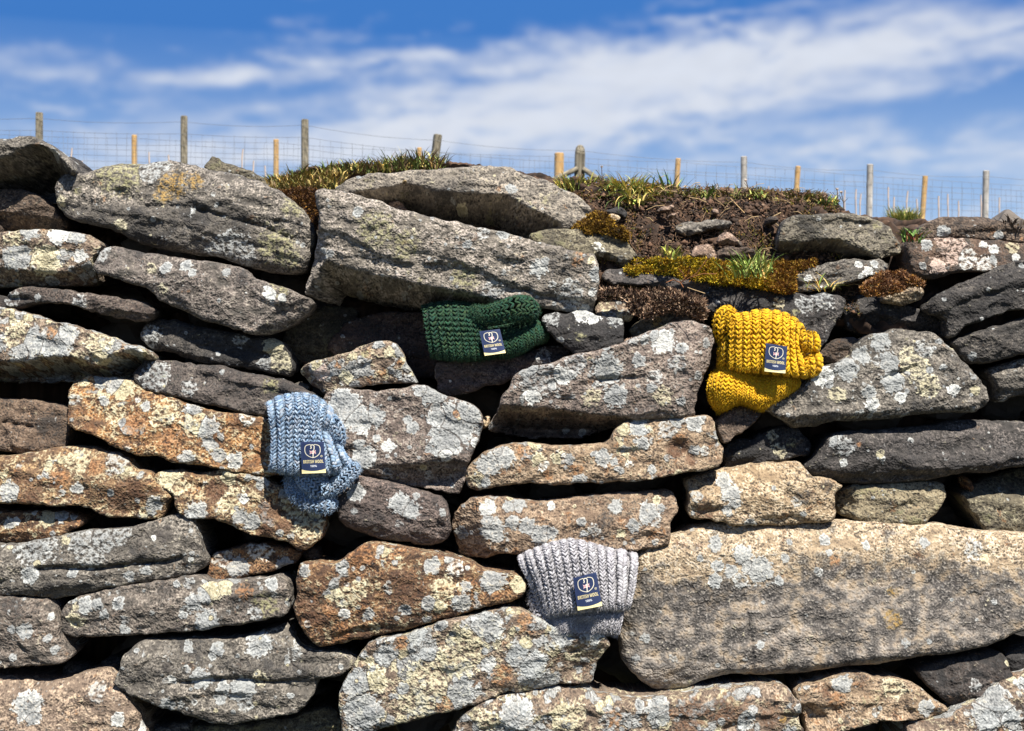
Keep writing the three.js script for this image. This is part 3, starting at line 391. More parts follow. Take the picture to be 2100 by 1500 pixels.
S('tanl', 0.10, [953, 985, 960, 960, 970, 947, 987, 933, 1017, 920, 1050, 913, 1080, 910, 1110, 913, 1143, 917, 1183, 915, 1217, 913, 1243, 910, 1257, 897, 1263, 883, 1283, 867, 1307, 860, 1350, 856, 1383, 858, 1433, 856, 1460, 854, 1470, 863, 1475, 887, 1480, 907, 1488, 920, 1488, 947, 1480, 957, 1460, 965, 1417, 970, 1383, 977, 1347, 983, 1317, 987, 1273, 990, 1233, 993, 1183, 993, 1133, 998, 1087, 993, 1050, 997, 1017, 1000, 1000, 1007, 975, 1010, 958, 1002],
  { round: .014, rough: .7, bed: 6, recs: [[[1362, 908, 1390, 895, 1418, 905, 1425, 925, 1440, 945, 1410, 950, 1375, 932], 1.0, .018]], spots: [[1390, 920, 26, 8], [1420, 945, 14, 8], [1395, 905, 20, 2, 1], [1375, 885, 22, 0, 1], [1310, 880, 18, 0], [1280, 880, 14, 1], [1430, 868, 18, 0], [1390, 866, 16, 0], [1145, 940, 14, 1], [1105, 945, 14, 1], [1185, 965, 14, 2, 1], [1125, 975, 12, 2, 1], [1190, 985, 14, 0], [1035, 940, 22, 0], [1240, 940, 18, 0], [1000, 955, 24, 0], [980, 985, 18, 1, 1], [1070, 930, 14, 2, 1]], paint: { mo: .34 } });
S('tanl', 0.09, [924, 1082, 930, 1060, 953, 1037, 967, 1023, 1000, 1020, 1033, 1022, 1057, 1027, 1087, 1032, 1133, 1030, 1167, 1025, 1217, 1020, 1267, 1017, 1317, 1015, 1360, 1012, 1380, 1011, 1390, 1023, 1397, 1047, 1390, 1063, 1380, 1077, 1380, 1097, 1377, 1121, 1360, 1125, 1333, 1129, 1300, 1136, 1200, 1142, 1100, 1140, 1033, 1140, 1007, 1143, 993, 1150, 960, 1154, 935, 1150, 937, 1133, 930, 1120, 927, 1100],
  { round: .014, rough: .8, cuts: [[972, 1020, 1006, 1145, 1.0]], spots: [[1000, 1043, 16, 5], [1012, 1088, 24, 0], [1000, 1070, 12, 0], [1083, 1082, 17, 0], [1107, 1096, 20, 0], [1130, 1095, 14, 0], [1063, 1035, 16, 0], [1050, 1072, 14, 0], [1193, 1072, 9, 0], [1265, 1042, 14, 0], [1335, 1055, 22, 0], [1240, 1070, 18, 4, 1], [1130, 1040, 9, 5], [1300, 1080, 14, 0], [1275, 1098, 9, 1], [1340, 1100, 12, 2, 1], [1220, 1090, 14, 0, 1], [1350, 1030, 9, 1]], paint: { cr: .08, mo: .08, a: [160, 136, 110], b: [120, 100, 82] } });
S('tan', 0.07, [1412, 1000, 1410, 988, 1433, 980, 1460, 973, 1483, 967, 1533, 960, 1587, 953, 1633, 950, 1653, 953, 1665, 967, 1680, 982, 1700, 983, 1720, 990, 1740, 1000, 1722, 1013, 1718, 1037, 1722, 1057, 1717, 1074, 1683, 1077, 1633, 1079, 1583, 1082, 1533, 1081, 1500, 1079, 1490, 1072, 1460, 1069, 1420, 1065, 1413, 1050, 1417, 1020], { round: .016, rough: .85, recs: [[[1412, 1034, 1440, 1030, 1485, 1040, 1478, 1066, 1430, 1075, 1405, 1060], .7, .02]], cuts: [[1640, 1000, 1725, 985, .5]], spots: [[1490, 990, 16, 0], [1500, 1015, 20, 0], [1510, 1032, 12, 0], [1493, 1048, 11, 0], [1430, 1020, 12, 0, 1], [1450, 1050, 24, 8, 1], [1650, 1020, 20, 4, 1], [1640, 1030, 14, 0, 1], [1590, 1003, 5, 0], [1700, 1000, 16, 4, 1]] });
S('olive', 0.02, [1725, 1038, 1730, 1013, 1750, 1000, 1783, 997, 1833, 993, 1883, 990, 1917, 988, 1947, 997, 1949, 1020, 1938, 1043, 1921, 1060, 1901, 1076, 1867, 1079, 1817, 1079, 1767, 1082, 1753, 1073, 1733, 1060], { cuts: [[1757, 1003, 1762, 1080, 1.2]], paint: { a: [158, 144, 114], b: [120, 108, 86], n: 240, r: [2, 5], dk: .15 } });
S('olive', -0.02, [1983, 1018, 2030, 993, 2067, 982, 2180, 970, 2180, 1112, 2080, 1108, 2030, 1098, 2005, 1063], { cuts: [[2030, 1022, 2110, 1034, 1.3]] });
S('boulder', 0.12, [1276, 1333, 1280, 1300, 1283, 1250, 1293, 1217, 1307, 1187, 1317, 1150, 1333, 1134, 1360, 1125, 1383, 1115, 1400, 1108, 1433, 1094, 1483, 1085, 1533, 1084, 1583, 1083, 1633, 1081, 1683, 1080, 1733, 1082, 1800, 1082, 1867, 1081, 1917, 1083, 1967, 1089, 2017, 1098, 2050, 1104, 2180, 1118, 2180, 1290, 2100, 1317, 2050, 1340, 2000, 1350, 1967, 1357, 1917, 1360, 1867, 1367, 1817, 1377, 1767, 1380, 1717, 1387, 1683, 1393, 1650, 1399, 1600, 1400, 1557, 1401, 1533, 1399, 1510, 1399, 1483, 1404, 1450, 1414, 1417, 1431, 1400, 1434, 1377, 1438, 1350, 1434, 1327, 1421, 1300, 1394, 1280, 1367],
  { round: .05, bed: 10, rough: .55, strata: .004, grooves: [[[1533, 1225, 1540, 1258, 1546, 1290, 1551, 1330, 1549, 1370, 1551, 1405], 4, .008]], cuts: [[1330, 1150, 2100, 1130, .5], [1330, 1400, 2080, 1330, .7], [1320, 1180, 1310, 1370, .6]], spots: [[1480, 1125, 15, 0], [1535, 1150, 20, 0], [1483, 1170, 13, 0], [1570, 1180, 26, 0], [1545, 1172, 14, 0], [1510, 1182, 14, 0], [1475, 1202, 15, 0], [1712, 1118, 11, 0], [1800, 1130, 9, 0], [1720, 1145, 7, 0], [1625, 1155, 9, 0], [1610, 1200, 9, 0], [1530, 1200, 16, 0, 1], [1925, 1125, 10, 0], [1445, 1155, 7, 0], [1850, 1225, 14, 3, 1], [2030, 1140, 20, 0, 1], [1730, 1160, 14, 2, 1], [1845, 1280, 20, 3, 1]], greyAt: (x, y) => -.3 + .8 * sstep(1130, 1230, y - 25 * sstep(1650, 1500, x)), darkAt: (x, y) => -.5 * sstep(1185, 1110, y - 40 * sstep(1650, 1500, x) - 25 * sstep(1900, 2000, x)) - .2 * sstep(1360, 1410, y) - .25 * sstep(1400, 1330, x) * sstep(1280, 1360, y) + .16 });
S('black', 0.05, [1888, 1385, 1920, 1370, 1967, 1361, 2017, 1351, 2053, 1346, 2073, 1348, 2080, 1363, 2087, 1393, 2077, 1402, 2053, 1419, 2027, 1439, 2000, 1453, 1980, 1453, 1960, 1456, 1933, 1436, 1907, 1409], { bed: 12, cuts: [[1900, 1400, 2075, 1372, .5]], spots: [[2005, 1410, 12, 0, 1], [2045, 1410, 8, 0, 1]], paint: { ru: .15, a: [70, 58, 50] } });
S('tanl', 0.08, [1635, 1426, 1660, 1414, 1693, 1408, 1720, 1394, 1753, 1388, 1787, 1391, 1810, 1400, 1833, 1398, 1860, 1404, 1883, 1411, 1907, 1428, 1933, 1444, 1957, 1464, 1940, 1478, 1917, 1482, 1867, 1485, 1817, 1486, 1767, 1496, 1717, 1508, 1665, 1528, 1658, 1493, 1650, 1465, 1640, 1442], { rough: 1.2, recs: [[[1655, 1440, 1700, 1462, 1760, 1446, 1700, 1490, 1650, 1500], 1.0, .05]], spots: [[1730, 1405, 20, 0], [1905, 1455, 16, 0], [1720, 1440, 20, 2, 1], [1840, 1415, 24, 1, 1], [1700, 1425, 14, 8, 1]], paint: { ol: .2 } });
S('lichen', 0.09, [1868, 1502, 1913, 1482, 1947, 1475, 1987, 1459, 2027, 1441, 2053, 1424, 2083, 1408, 2180, 1390, 2180, 1585, 1868, 1585], { cuts: [[1930, 1490, 2100, 1425, .8]], spots: [[2050, 1450, 36, 0], [2030, 1475, 30, 0], [2080, 1480, 24, 0]] });
S('black', 0.0, [2065, 1345, 2110, 1322, 2180, 1300, 2180, 1400, 2085, 1412]);
// bottom
S('lichen', 0.13, [933, 1502, 943, 1484, 967, 1464, 993, 1444, 1033, 1438, 1087, 1429, 1133, 1424, 1200, 1428, 1233, 1438, 1300, 1444, 1367, 1441, 1433, 1434, 1483, 1428, 1533, 1424, 1587, 1421, 1620, 1423, 1633, 1434, 1650, 1451, 1655, 1473, 1653, 1500, 1650, 1585, 930, 1585], { round: .02, cuts: [[985, 1462, 1640, 1448, 1.0]], spots: [[1060, 1470, 34, 0], [1180, 1475, 26, 1, 1], [1350, 1460, 24, 0], [1420, 1480, 44, 8, 1], [1500, 1470, 40, 8, 1], [1530, 1485, 24, 0], [1590, 1480, 30, 8, 1], [1000, 1480, 24, 1, 1], [1260, 1480, 20, 2, 1], [1613, 1487, 10, 3]] });
S('lichen', 0.13, [692, 1432, 700, 1410, 710, 1390, 723, 1367, 737, 1347, 750, 1330, 777, 1318, 817, 1311, 867, 1294, 917, 1278, 967, 1268, 1017, 1258, 1057, 1253, 1083, 1263, 1133, 1290, 1183, 1303, 1227, 1307, 1243, 1313, 1252, 1330, 1243, 1350, 1230, 1375, 1220, 1395, 1217, 1412, 1183, 1417, 1133, 1418, 1083, 1426, 1033, 1430, 983, 1446, 950, 1459, 917, 1466, 883, 1473, 850, 1483, 800, 1496, 767, 1508, 740, 1545, 700, 1545, 692, 1467],
  { round: .018, rough: .8, bed: 16, recs: [[[978, 1416, 1060, 1404, 1110, 1385, 1132, 1340, 1180, 1318, 1262, 1312, 1270, 1440, 1080, 1460], .55, .045]], spots: [[930, 1370, 44, 1, 1], [880, 1400, 50, 1, 1], [960, 1330, 40, 1, 1], [860, 1440, 40, 1, 1], [770, 1400, 24, 1], [740, 1460, 40, 0], [730, 1410, 28, 0], [1000, 1290, 34, 0], [1090, 1370, 30, 0], [1060, 1350, 24, 0], [850, 1310, 22, 0], [790, 1350, 20, 0], [940, 1420, 34, 0], [1030, 1390, 26, 2, 1], [910, 1445, 20, 2, 1], [1080, 1285, 24, 2, 1], [1150, 1310, 24, 0], [1215, 1316, 18, 5], [820, 1325, 20, 2, 1]], paint: { mo: .7, cr: .4 } });
S('rustd', 0.13, [597, 1248, 605, 1227, 603, 1200, 607, 1173, 613, 1160, 633, 1160, 660, 1163, 690, 1157, 710, 1143, 727, 1130, 743, 1118, 777, 1121, 817, 1128, 850, 1134, 890, 1138, 923, 1148, 960, 1158, 990, 1171, 1027, 1178, 1063, 1184, 1077, 1197, 1080, 1217, 1067, 1233, 1033, 1243, 983, 1253, 950, 1263, 910, 1273, 867, 1287, 827, 1300, 783, 1307, 737, 1317, 693, 1327, 653, 1334, 637, 1324, 623, 1303, 610, 1283, 600, 1263],
  { round: .018, rough: .85, bed: 8, cuts: [[640, 1318, 1060, 1228, .6]], spots: [[710, 1230, 26, 1, 1], [735, 1210, 18, 1, 1], [830, 1220, 36, 8, 1], [820, 1190, 20, 8, 1], [650, 1270, 26, 8, 1], [670, 1250, 20, 2], [700, 1300, 22, 2, 1], [625, 1240, 26, 8, 1], [885, 1165, 16, 0], [1010, 1195, 26, 0], [955, 1205, 12, 0], [945, 1240, 20, 0], [880, 1240, 16, 0], [755, 1262, 11, 0], [910, 1210, 26, 1, 1], [900, 1245, 14, 1], [1065, 1200, 18, 1], [1020, 1225, 12, 2], [930, 1165, 18, 5, 1], [830, 1250, 14, 0], [700, 1165, 14, 0], [740, 1140, 30, 2, 1]] });
S('grey', 0.11, [226, 1407, 240, 1377, 243, 1353, 260, 1338, 283, 1324, 317, 1324, 367, 1321, 417, 1319, 467, 1318, 507, 1311, 540, 1304, 567, 1294, 580, 1291, 597, 1318, 617, 1338, 650, 1344, 700, 1348, 727, 1361, 720, 1379, 690, 1396, 650, 1399, 642, 1427, 629, 1445, 602, 1469, 567, 1476, 517, 1483, 467, 1493, 417, 1486, 383, 1473, 333, 1460, 300, 1442, 267, 1432, 247, 1421],
  { bed: -4, rough: .9, grooves: [[[345, 1408, 430, 1398, 500, 1397, 560, 1406, 640, 1396], 7, .012]], cuts: [[290, 1345, 570, 1330, .4]], recs: [[[560, 1412, 620, 1400, 660, 1398, 640, 1440, 600, 1430], .8, .03]], spots: [[525, 1330, 24, 0], [515, 1310, 20, 0], [410, 1395, 20, 0], [495, 1420, 26, 0], [340, 1450, 16, 0], [440, 1335, 14, 0], [380, 1335, 10, 0], [530, 1395, 16, 1, 1], [455, 1415, 14, 0], [450, 1440, 10, 0], [600, 1345, 14, 0, 1], [340, 1372, 12, 4, 1], [500, 1450, 14, 0, 1]], paint: { n: 460 } });
S('tanl', 0.11, [-90, 1406, 0, 1404, 33, 1406, 83, 1409, 117, 1408, 143, 1398, 177, 1391, 200, 1391, 213, 1401, 233, 1421, 257, 1441, 270, 1463, 281, 1490, 287, 1585, -90, 1585], { cuts: [[0, 1434, 230, 1430, .9]], spots: [[50, 1455, 30, 0], [62, 1475, 16, 0], [190, 1428, 18, 0, 1]], paint: { n: 60, mo: .0, cr: .04, ru: .12, a: [152, 132, 112], b: [112, 96, 82] } });
S('grey', 0.11, [-90, 1226, 0, 1228, 27, 1230, 60, 1233, 87, 1235, 103, 1253, 110, 1277, 113, 1300, 123, 1327, 139, 1350, 128, 1363, 83, 1370, 33, 1372, -90, 1374], { cuts: [[85, 1240, 115, 1360, .6]], spots: [[48, 1295, 16, 0], [95, 1312, 8, 0], [110, 1335, 9, 0], [20, 1292, 8, 0]], paint: { a: [136, 118, 104], ru: .14 } });
S('grey', 0.11, [111, 1284, 112, 1260, 123, 1243, 150, 1230, 187, 1220, 233, 1210, 283, 1203, 333, 1197, 367, 1190, 397, 1188, 423, 1197, 463, 1197, 500, 1193, 533, 1192, 563, 1187, 587, 1200, 592, 1220, 590, 1243, 588, 1264, 550, 1272, 500, 1282, 450, 1290, 400, 1299, 333, 1303, 267, 1308, 217, 1313, 167, 1315, 133, 1315, 116, 1305], { bed: 6, rough: .85, spots: [[165, 1248, 17, 0], [145, 1277, 18, 1], [235, 1242, 13, 0], [393, 1240, 18, 0], [430, 1215, 22, 1], [455, 1205, 18, 1], [420, 1278, 24, 0], [245, 1295, 9, 0], [415, 1225, 18, 0], [540, 1245, 30, 6, 1], [530, 1255, 22, 0, 1], [190, 1245, 12, 0], [370, 1265, 9, 0], [500, 1215, 20, 2, 1], [555, 1200, 14, 0], [205, 1265, 10, 0], [330, 1215, 18, 4, 1]], paint: { a: [134, 120, 108], n: 420 } });
S('grey', 0.11, [-90, 1124, 0, 1121, 33, 1118, 83, 1108, 133, 1098, 183, 1093, 233, 1089, 267, 1084, 300, 1074, 333, 1064, 370, 1058, 383, 1067, 397, 1093, 405, 1123, 413, 1150, 413, 1168, 397, 1179, 377, 1189, 333, 1194, 300, 1199, 250, 1205, 200, 1215, 160, 1225, 110, 1232, 83, 1229, 33, 1224, -90, 1221], { bed: 6, rough: .8, grooves: [[[75, 1168, 120, 1167, 165, 1171, 200, 1170, 250, 1163, 330, 1157, 362, 1150], 7, .02]], cuts: [[0, 1130, 260, 1096, .5], [150, 1175, 350, 1160, .16]], spots: [[240, 1100, 20, 0, 1], [75, 1155, 9, 1], [70, 1120, 40, 0, 1], [160, 1110, 30, 0, 1], [200, 1110, 26, 0, 1], [60, 1180, 18, 0], [145, 1178, 10, 0], [258, 1184, 10, 0], [292, 1175, 10, 0], [130, 1110, 12, 1, 1], [180, 1140, 30, 0, 1], [330, 1100, 20, 4, 1]], paint: { n: 620, r: [2, 8] } });
S('rustd', 0.04, [421, 1188, 423, 1157, 430, 1141, 450, 1131, 483, 1128, 507, 1118, 540, 1119, 573, 1124, 600, 1129, 615, 1141, 601, 1158, 567, 1172, 533, 1179, 500, 1189, 467, 1196, 433, 1199], { rough: 1.1, spots: [[485, 1165, 22, 0], [450, 1145, 20, 0, 1], [530, 1128, 24, 5, 1], [580, 1160, 16, 0]], paint: { cr: .18, mo: .05, n: 40 } });
S('rustd', 0.07, [-90, 1050, 0, 1052, 33, 1052, 67, 1052, 100, 1050, 133, 1053, 153, 1060, 166, 1073, 154, 1085, 127, 1099, 100, 1107, 67, 1112, 33, 1115, 0, 1117, -90, 1121], { bed: 8, rough: .9, spots: [[93, 1065, 16, 1], [15, 1075, 12, 0], [120, 1058, 14, 0], [145, 1062, 7, 0]] });
S('rust', 0.10, [-90, 942, 0, 938, 27, 934, 60, 928, 100, 921, 133, 919, 167, 921, 200, 929, 233, 934, 250, 944, 267, 961, 283, 968, 303, 974, 313, 994, 333, 1008, 344, 1024, 334, 1041, 321, 1068, 283, 1067, 250, 1065, 217, 1062, 187, 1052, 163, 1039, 133, 1039, 100, 1039, 50, 1035, -90, 1030], { bed: -10, rough: .9, cuts: [[0, 950, 250, 955, .55]], spots: [[265, 1005, 36, 8], [240, 1030, 30, 8], [60, 1010, 30, 8, 1], [40, 985, 18, 8, 1], [190, 960, 20, 2], [275, 1028, 8, 0], [225, 1015, 12, 0], [310, 1035, 16, 0], [20, 1010, 22, 0], [150, 950, 26, 1, 1], [230, 945, 26, 0, 1], [290, 1055, 12, 1, 1], [120, 985, 24, 2, 1]] });
S('rust', 0.09, [304, 978, 320, 968, 353, 968, 393, 974, 427, 968, 450, 966, 500, 974, 540, 986, 567, 1000, 617, 1014, 650, 1036, 668, 1050, 664, 1073, 662, 1101, 650, 1112, 633, 1125, 617, 1131, 583, 1113, 550, 1106, 517, 1100, 483, 1086, 450, 1070, 417, 1066, 383, 1063, 359, 1053, 352, 1031, 339, 1011, 319, 1001, 304, 991], { bed: -20, rough: 1, spots: [[435, 1010, 26, 8], [550, 1055, 26, 8], [580, 1080, 20, 8], [540, 1090, 16, 8], [490, 1060, 16, 0], [515, 1070, 18, 0], [575, 1090, 12, 0], [400, 1055, 22, 0], [340, 985, 24, 1], [460, 985, 16, 1], [360, 1000, 20, 1, 1], [600, 1040, 26, 1, 1], [630, 1080, 30, 1, 1], [470, 1030, 30, 1, 1], [640, 1060, 18, 1]], paint: { cr: .46 } });
S('rust', 0.09, [125, 822, 127, 788, 143, 778, 167, 771, 193, 774, 227, 776, 253, 781, 277, 801, 317, 808, 350, 818, 393, 834, 433, 844, 483, 848, 540, 858, 582, 870, 596, 930, 580, 972, 550, 979, 533, 979, 500, 972, 450, 964, 400, 953, 350, 950, 317, 936, 283, 936, 250, 926, 217, 910, 183, 893, 150, 883, 130, 872, 127, 847],
  { bed: -16, rough: .9, round: .014, cuts: [[130, 800, 540, 872, .35]], spots: [[220, 790, 20, 0], [190, 782, 16, 0], [240, 800, 22, 1], [390, 840, 16, 0], [290, 835, 10, 0], [425, 880, 24, 0], [430, 905, 18, 0], [445, 935, 14, 0], [480, 945, 16, 0], [380, 940, 16, 0], [440, 900, 14, 8], [480, 870, 16, 8], [150, 855, 24, 8, 1], [180, 880, 20, 8, 1], [140, 862, 7, 0], [330, 850, 30, 1, 1], [390, 870, 26, 1, 1], [270, 870, 26, 2], [230, 850, 22, 1, 1], [350, 900, 30, 2, 1], [520, 940, 24, 2, 1], [500, 860, 16, 5, 1]], paint: { cr: .44, a: [186, 128, 72], dk: .06 } });
S('dark', 0.07, [257, 772, 267, 753, 280, 738, 300, 736, 327, 741, 367, 744, 400, 749, 440, 751, 483, 761, 533, 769, 583, 781, 617, 798, 645, 808, 642, 846, 600, 866, 547, 856, 517, 852, 483, 845, 433, 833, 383, 823, 333, 813, 293, 803, 267, 792], { bed: -13, round: .03, paint: { a: [106, 95, 87], b: [74, 67, 62] }, spots: [[310, 770, 30, 0, 1], [385, 795, 16, 0, 1], [555, 790, 20, 6, 1], [300, 795, 20, 0, 1]] });
S('dark', 0.02, [281, 699, 282, 677, 293, 660, 317, 653, 350, 657, 383, 663, 417, 673, 467, 680, 517, 690, 550, 693, 573, 700, 587, 723, 598, 750, 591, 771, 567, 770, 527, 761, 483, 754, 433, 750, 393, 740, 350, 726, 307, 716], { bed: -12, round: .035, spots: [[560, 710, 22, 1], [575, 740, 24, 1, 1], [490, 698, 14, 0, 1], [540, 745, 14, 0, 1], [300, 690, 24, 0, 1]] });
S('lichen', 0.08, [-90, 620, 0, 631, 33, 638, 70, 649, 120, 661, 183, 678, 217, 691, 250, 704, 283, 714, 308, 727, 309, 738, 284, 753, 264, 774, 250, 782, 190, 786, 130, 788, 60, 786, -90, 778],
  { bed: -12, round: .016, recs: [[[-95, 746, 0, 744, 50, 741, 83, 733, 133, 731, 160, 738, 197, 748, 233, 728, 270, 716, 320, 736, 280, 800, 100, 815, -95, 805], 4, .27]], cuts: [[0, 655, 300, 735, .3]], spots: [[60, 700, 30, 0], [110, 705, 34, 0], [130, 690, 24, 0], [40, 715, 24, 0], [200, 700, 26, 1, 1], [205, 735, 16, 1], [30, 690, 30, 1, 1], [275, 720, 14, 0], [100, 690, 20, 2, 1], [160, 735, 16, 1, 1]] });
S('dark', 0.06, [-90, 608, 0, 604, 20, 591, 50, 586, 100, 591, 150, 598, 200, 604, 250, 611, 290, 618, 314, 634, 311, 649, 287, 660, 233, 650, 200, 643, 167, 633, 127, 623, 93, 620, 67, 620, 33, 630, 0, 635, -90, 635], { bed: -8, round: .012, paint: { a: [104, 90, 80], b: [70, 60, 54] }, spots: [[68, 610, 8, 0], [15, 612, 16, 0, 1], [160, 618, 16, 0, 1]] });
S('lichen', 0.06, [-90, 478, 0, 474, 33, 471, 67, 468, 100, 469, 133, 471, 160, 478, 187, 488, 201, 501, 198, 516, 182, 533, 185, 554, 182, 577, 150, 582, 100, 585, 40, 585, -90, 585], { round: .016, recs: [[[-95, 546, 0, 548, 50, 554, 93, 554, 140, 554, 184, 540, 210, 610, -95, 620], 1.4, .12]], spots: [[30, 525, 30, 0], [115, 480, 20, 5], [50, 475, 20, 0], [90, 535, 30, 1], [30, 490, 26, 1, 1], [160, 525, 14, 5], [150, 485, 16, 0]], paint: { mo: .4 } });
S('grey', 0.09, [179, 542, 187, 523, 197, 507, 213, 500, 240, 503, 267, 513, 300, 517, 343, 523, 383, 530, 427, 533, 467, 543, 500, 553, 520, 570, 547, 580, 580, 590, 617, 603, 632, 617, 622, 638, 595, 662, 560, 680, 540, 686, 507, 686, 467, 673, 427, 660, 383, 643, 350, 630, 318, 615, 298, 592, 267, 583, 217, 566, 190, 560, 181, 551], { bed: -18, rough: .8, round: .025, cuts: [[588, 600, 512, 690, 1.0], [200, 530, 600, 610, .25], [300, 590, 520, 680, .3]], spots: [[558, 598, 20, 5], [575, 606, 12, 5], [195, 515, 20, 0, 1], [335, 548, 12, 0], [378, 542, 12, 0], [390, 558, 8, 0], [305, 550, 12, 1, 1], [570, 590, 26, 6, 1], [330, 590, 10, 1, 1], [460, 557, 8, 0]], paint: { n: 140, r: [2, 6], a: [134, 120, 112] } });
S('brown', 0.03, [-90, 815, 0, 818, 33, 819, 83, 824, 125, 833, 142, 850, 142, 890, 129, 923, 90, 929, 50, 937, 0, 926, -90, 924], { bed: -8, round: .03, grooves: [[[0, 868, 30, 872, 70, 880], 5, .015]], paint: { a: [124, 102, 82], b: [88, 72, 58] } });
S('dark', -0.02, [198, 1368, 217, 1353, 245, 1352, 247, 1385, 230, 1398, 200, 1390], { cell: .0045 });
S('olive', -0.01, [370, 1500, 480, 1492, 560, 1484, 620, 1470, 662, 1458, 694, 1475, 702, 1585, 370, 1585]);
S('grey', 0.02, [-90, 1585, -90, 1500, 300, 1500, 380, 1495, 385, 1585], { depth: .2 });
// small wedges pinned in the joints
S('tan', -0.02, [984, 862, 996, 852, 1006, 856, 1004, 872, 992, 884, 984, 878], { cell: .004, round: .008, depth: .1 });
S('brown', -0.03, [618, 1136, 632, 1126, 650, 1130, 656, 1146, 640, 1156, 622, 1152], { cell: .004, round: .008, depth: .1 });
S('dark', -0.04, [930, 1126, 944, 1120, 958, 1128, 956, 1142, 936, 1146], { cell: .004, round: .008, depth: .1 });
S('olive', -0.03, [590, 1180, 606, 1174, 612, 1190, 610, 1206, 596, 1204], { cell: .004, round: .008, depth: .1 });
S('rustd', -0.04, [1984, 978, 1996, 984, 2000, 1008, 1990, 1012, 1984, 1000], { cell: .004, round: .008, depth: .1 });
S('grey', -0.03, [592, 790, 612, 782, 636, 792, 634, 806, 606, 802], { cell: .004, round: .008, depth: .1 });
S('brown', -0.03, [560, 1290, 588, 1292, 596, 1316, 576, 1326, 560, 1312], { cell: .004, round: .008, depth: .1 });
S('grey', -0.04, [120, 1372, 150, 1368, 176, 1376, 172, 1392, 130, 1394], { cell: .004, round: .008, depth: .1 });
const wallStones = stoneList.length;

// stones lying in the bare earth above the yellow hat
const LS = (label, type, z, flat, o) => { const s = stone('loose_stone', type, z, flat, { cell: .004, round: .01, depth: .06, taper: .3, abs: true, ...o }); s.label = label; return s; };
LS('long flat grey stone lying across the bare earth bank', 'grey', -0.200, [1385, 467, 1400, 457, 1433, 453, 1467, 448, 1500, 450, 1508, 460, 1493, 467, 1453, 473, 1417, 480, 1393, 478]);
LS('tan angular stone standing in the earth below the long flat stone', 'soilst', -0.150, [1470, 495, 1478, 482, 1492, 475, 1508, 480, 1516, 490, 1512, 500, 1480, 502]);
LS('pinkish brown wedge stone sitting behind the yellow moss', 'soilst', -0.120, [1417, 522, 1428, 505, 1455, 500, 1470, 513, 1472, 530, 1420, 531]);
LS('dark brown flat stone beside the pinkish wedge behind the moss', 'brown', -0.130, [1470, 524, 1478, 510, 1510, 506, 1545, 512, 1560, 526, 1540, 536, 1480, 536]);
LS('pale cream stone under the black peat lump in the bank', 'tan', -0.180, [1244, 444, 1252, 437, 1268, 437, 1276, 446, 1270, 454, 1252, 452]);
LS('black crumbly peat lump above the pale stone', 'black', -0.200, [1240, 432, 1250, 426, 1275, 424, 1290, 432, 1284, 446, 1272, 440, 1250, 438]);
LS('small pink stone poking from the bank below the green grass tuft', 'soilst', -0.230, [1352, 432, 1362, 422, 1384, 416, 1386, 424, 1372, 432]);
LS('thin reddish sliver of stone in the dark earth', 'soilst', -0.200, [1368, 444, 1374, 436, 1388, 434, 1390, 440, 1376, 448]);
LS('rounded tan pebble pressed into the upper bank', 'soilst', -0.240, [1463, 434, 1468, 428, 1476, 430, 1475, 438, 1466, 439]);
LS('brown stone half buried beside the shaded hollow', 'brown', -0.210, [1570, 452, 1580, 444, 1594, 442, 1598, 452, 1586, 460, 1574, 460]);
LS('small brown cube of stone right of the tan angular stone', 'brown', -0.150, [1514, 503, 1518, 494, 1526, 494, 1527, 506, 1518, 508]);
// cushions of moss (solid core; leaves are added below)
const MS = (label, z, flat, o) => { const s = stone('moss_cushion', 'moss', z, flat, { cell: .005, round: .02, depth: .05, taper: .2, abs: true, tilt: [0, -.7], rough: 1.6, bulge: .012, ...o }); s.label = label; s.moss = o; return s; };
MS('bright yellow green moss cushion draped over the flat dark stone', -0.10, [1288, 556, 1300, 535, 1330, 514, 1360, 510, 1400, 522, 1450, 530, 1500, 540, 1560, 556, 1600, 578, 1585, 594, 1530, 584, 1480, 578, 1450, 571, 1400, 566, 1350, 563, 1310, 560], { pal: [[196, 172, 36], [150, 138, 30], [216, 180, 48], [150, 104, 26]], len: .007, n: 13000 });
MS('orange brown moss beside the green tuft and white spotted stone', -0.10, [1560, 556, 1600, 532, 1640, 522, 1690, 520, 1720, 524, 1690, 537, 1640, 552, 1628, 574, 1625, 596, 1590, 596, 1570, 580], { pal: [[162, 120, 40], [124, 80, 30], [186, 150, 56], [104, 62, 30]], len: .007, n: 9000 });
MS('rusty brown moss tumbling between the two right hand stones', -0.02, [1774, 596, 1795, 574, 1822, 558, 1842, 556, 1866, 560, 1890, 574, 1898, 584, 1874, 584, 1850, 592, 1826, 602, 1796, 606], { pal: [[170, 122, 52], [128, 84, 44], [170, 132, 96], [112, 76, 50]], len: .0065, n: 7000 });
MS('golden brown moss at the right end of the top slab', -0.14, [1180, 468, 1200, 448, 1225, 434, 1246, 440, 1262, 460, 1290, 480, 1280, 490, 1240, 474, 1200, 472], { pal: [[142, 108, 28], [104, 74, 22], [168, 132, 40], [84, 54, 20]], len: .0065, n: 7000 });
MS('brown moss and dry heather filling the notch beside the tilted slab', -0.16, [556, 388, 580, 372, 640, 366, 690, 378, 650, 388, 646, 440, 645, 470, 630, 462, 606, 425], { pal: [[118, 82, 42], [84, 56, 36], [150, 108, 48], [128, 100, 84]], len: .007, n: 9000 });
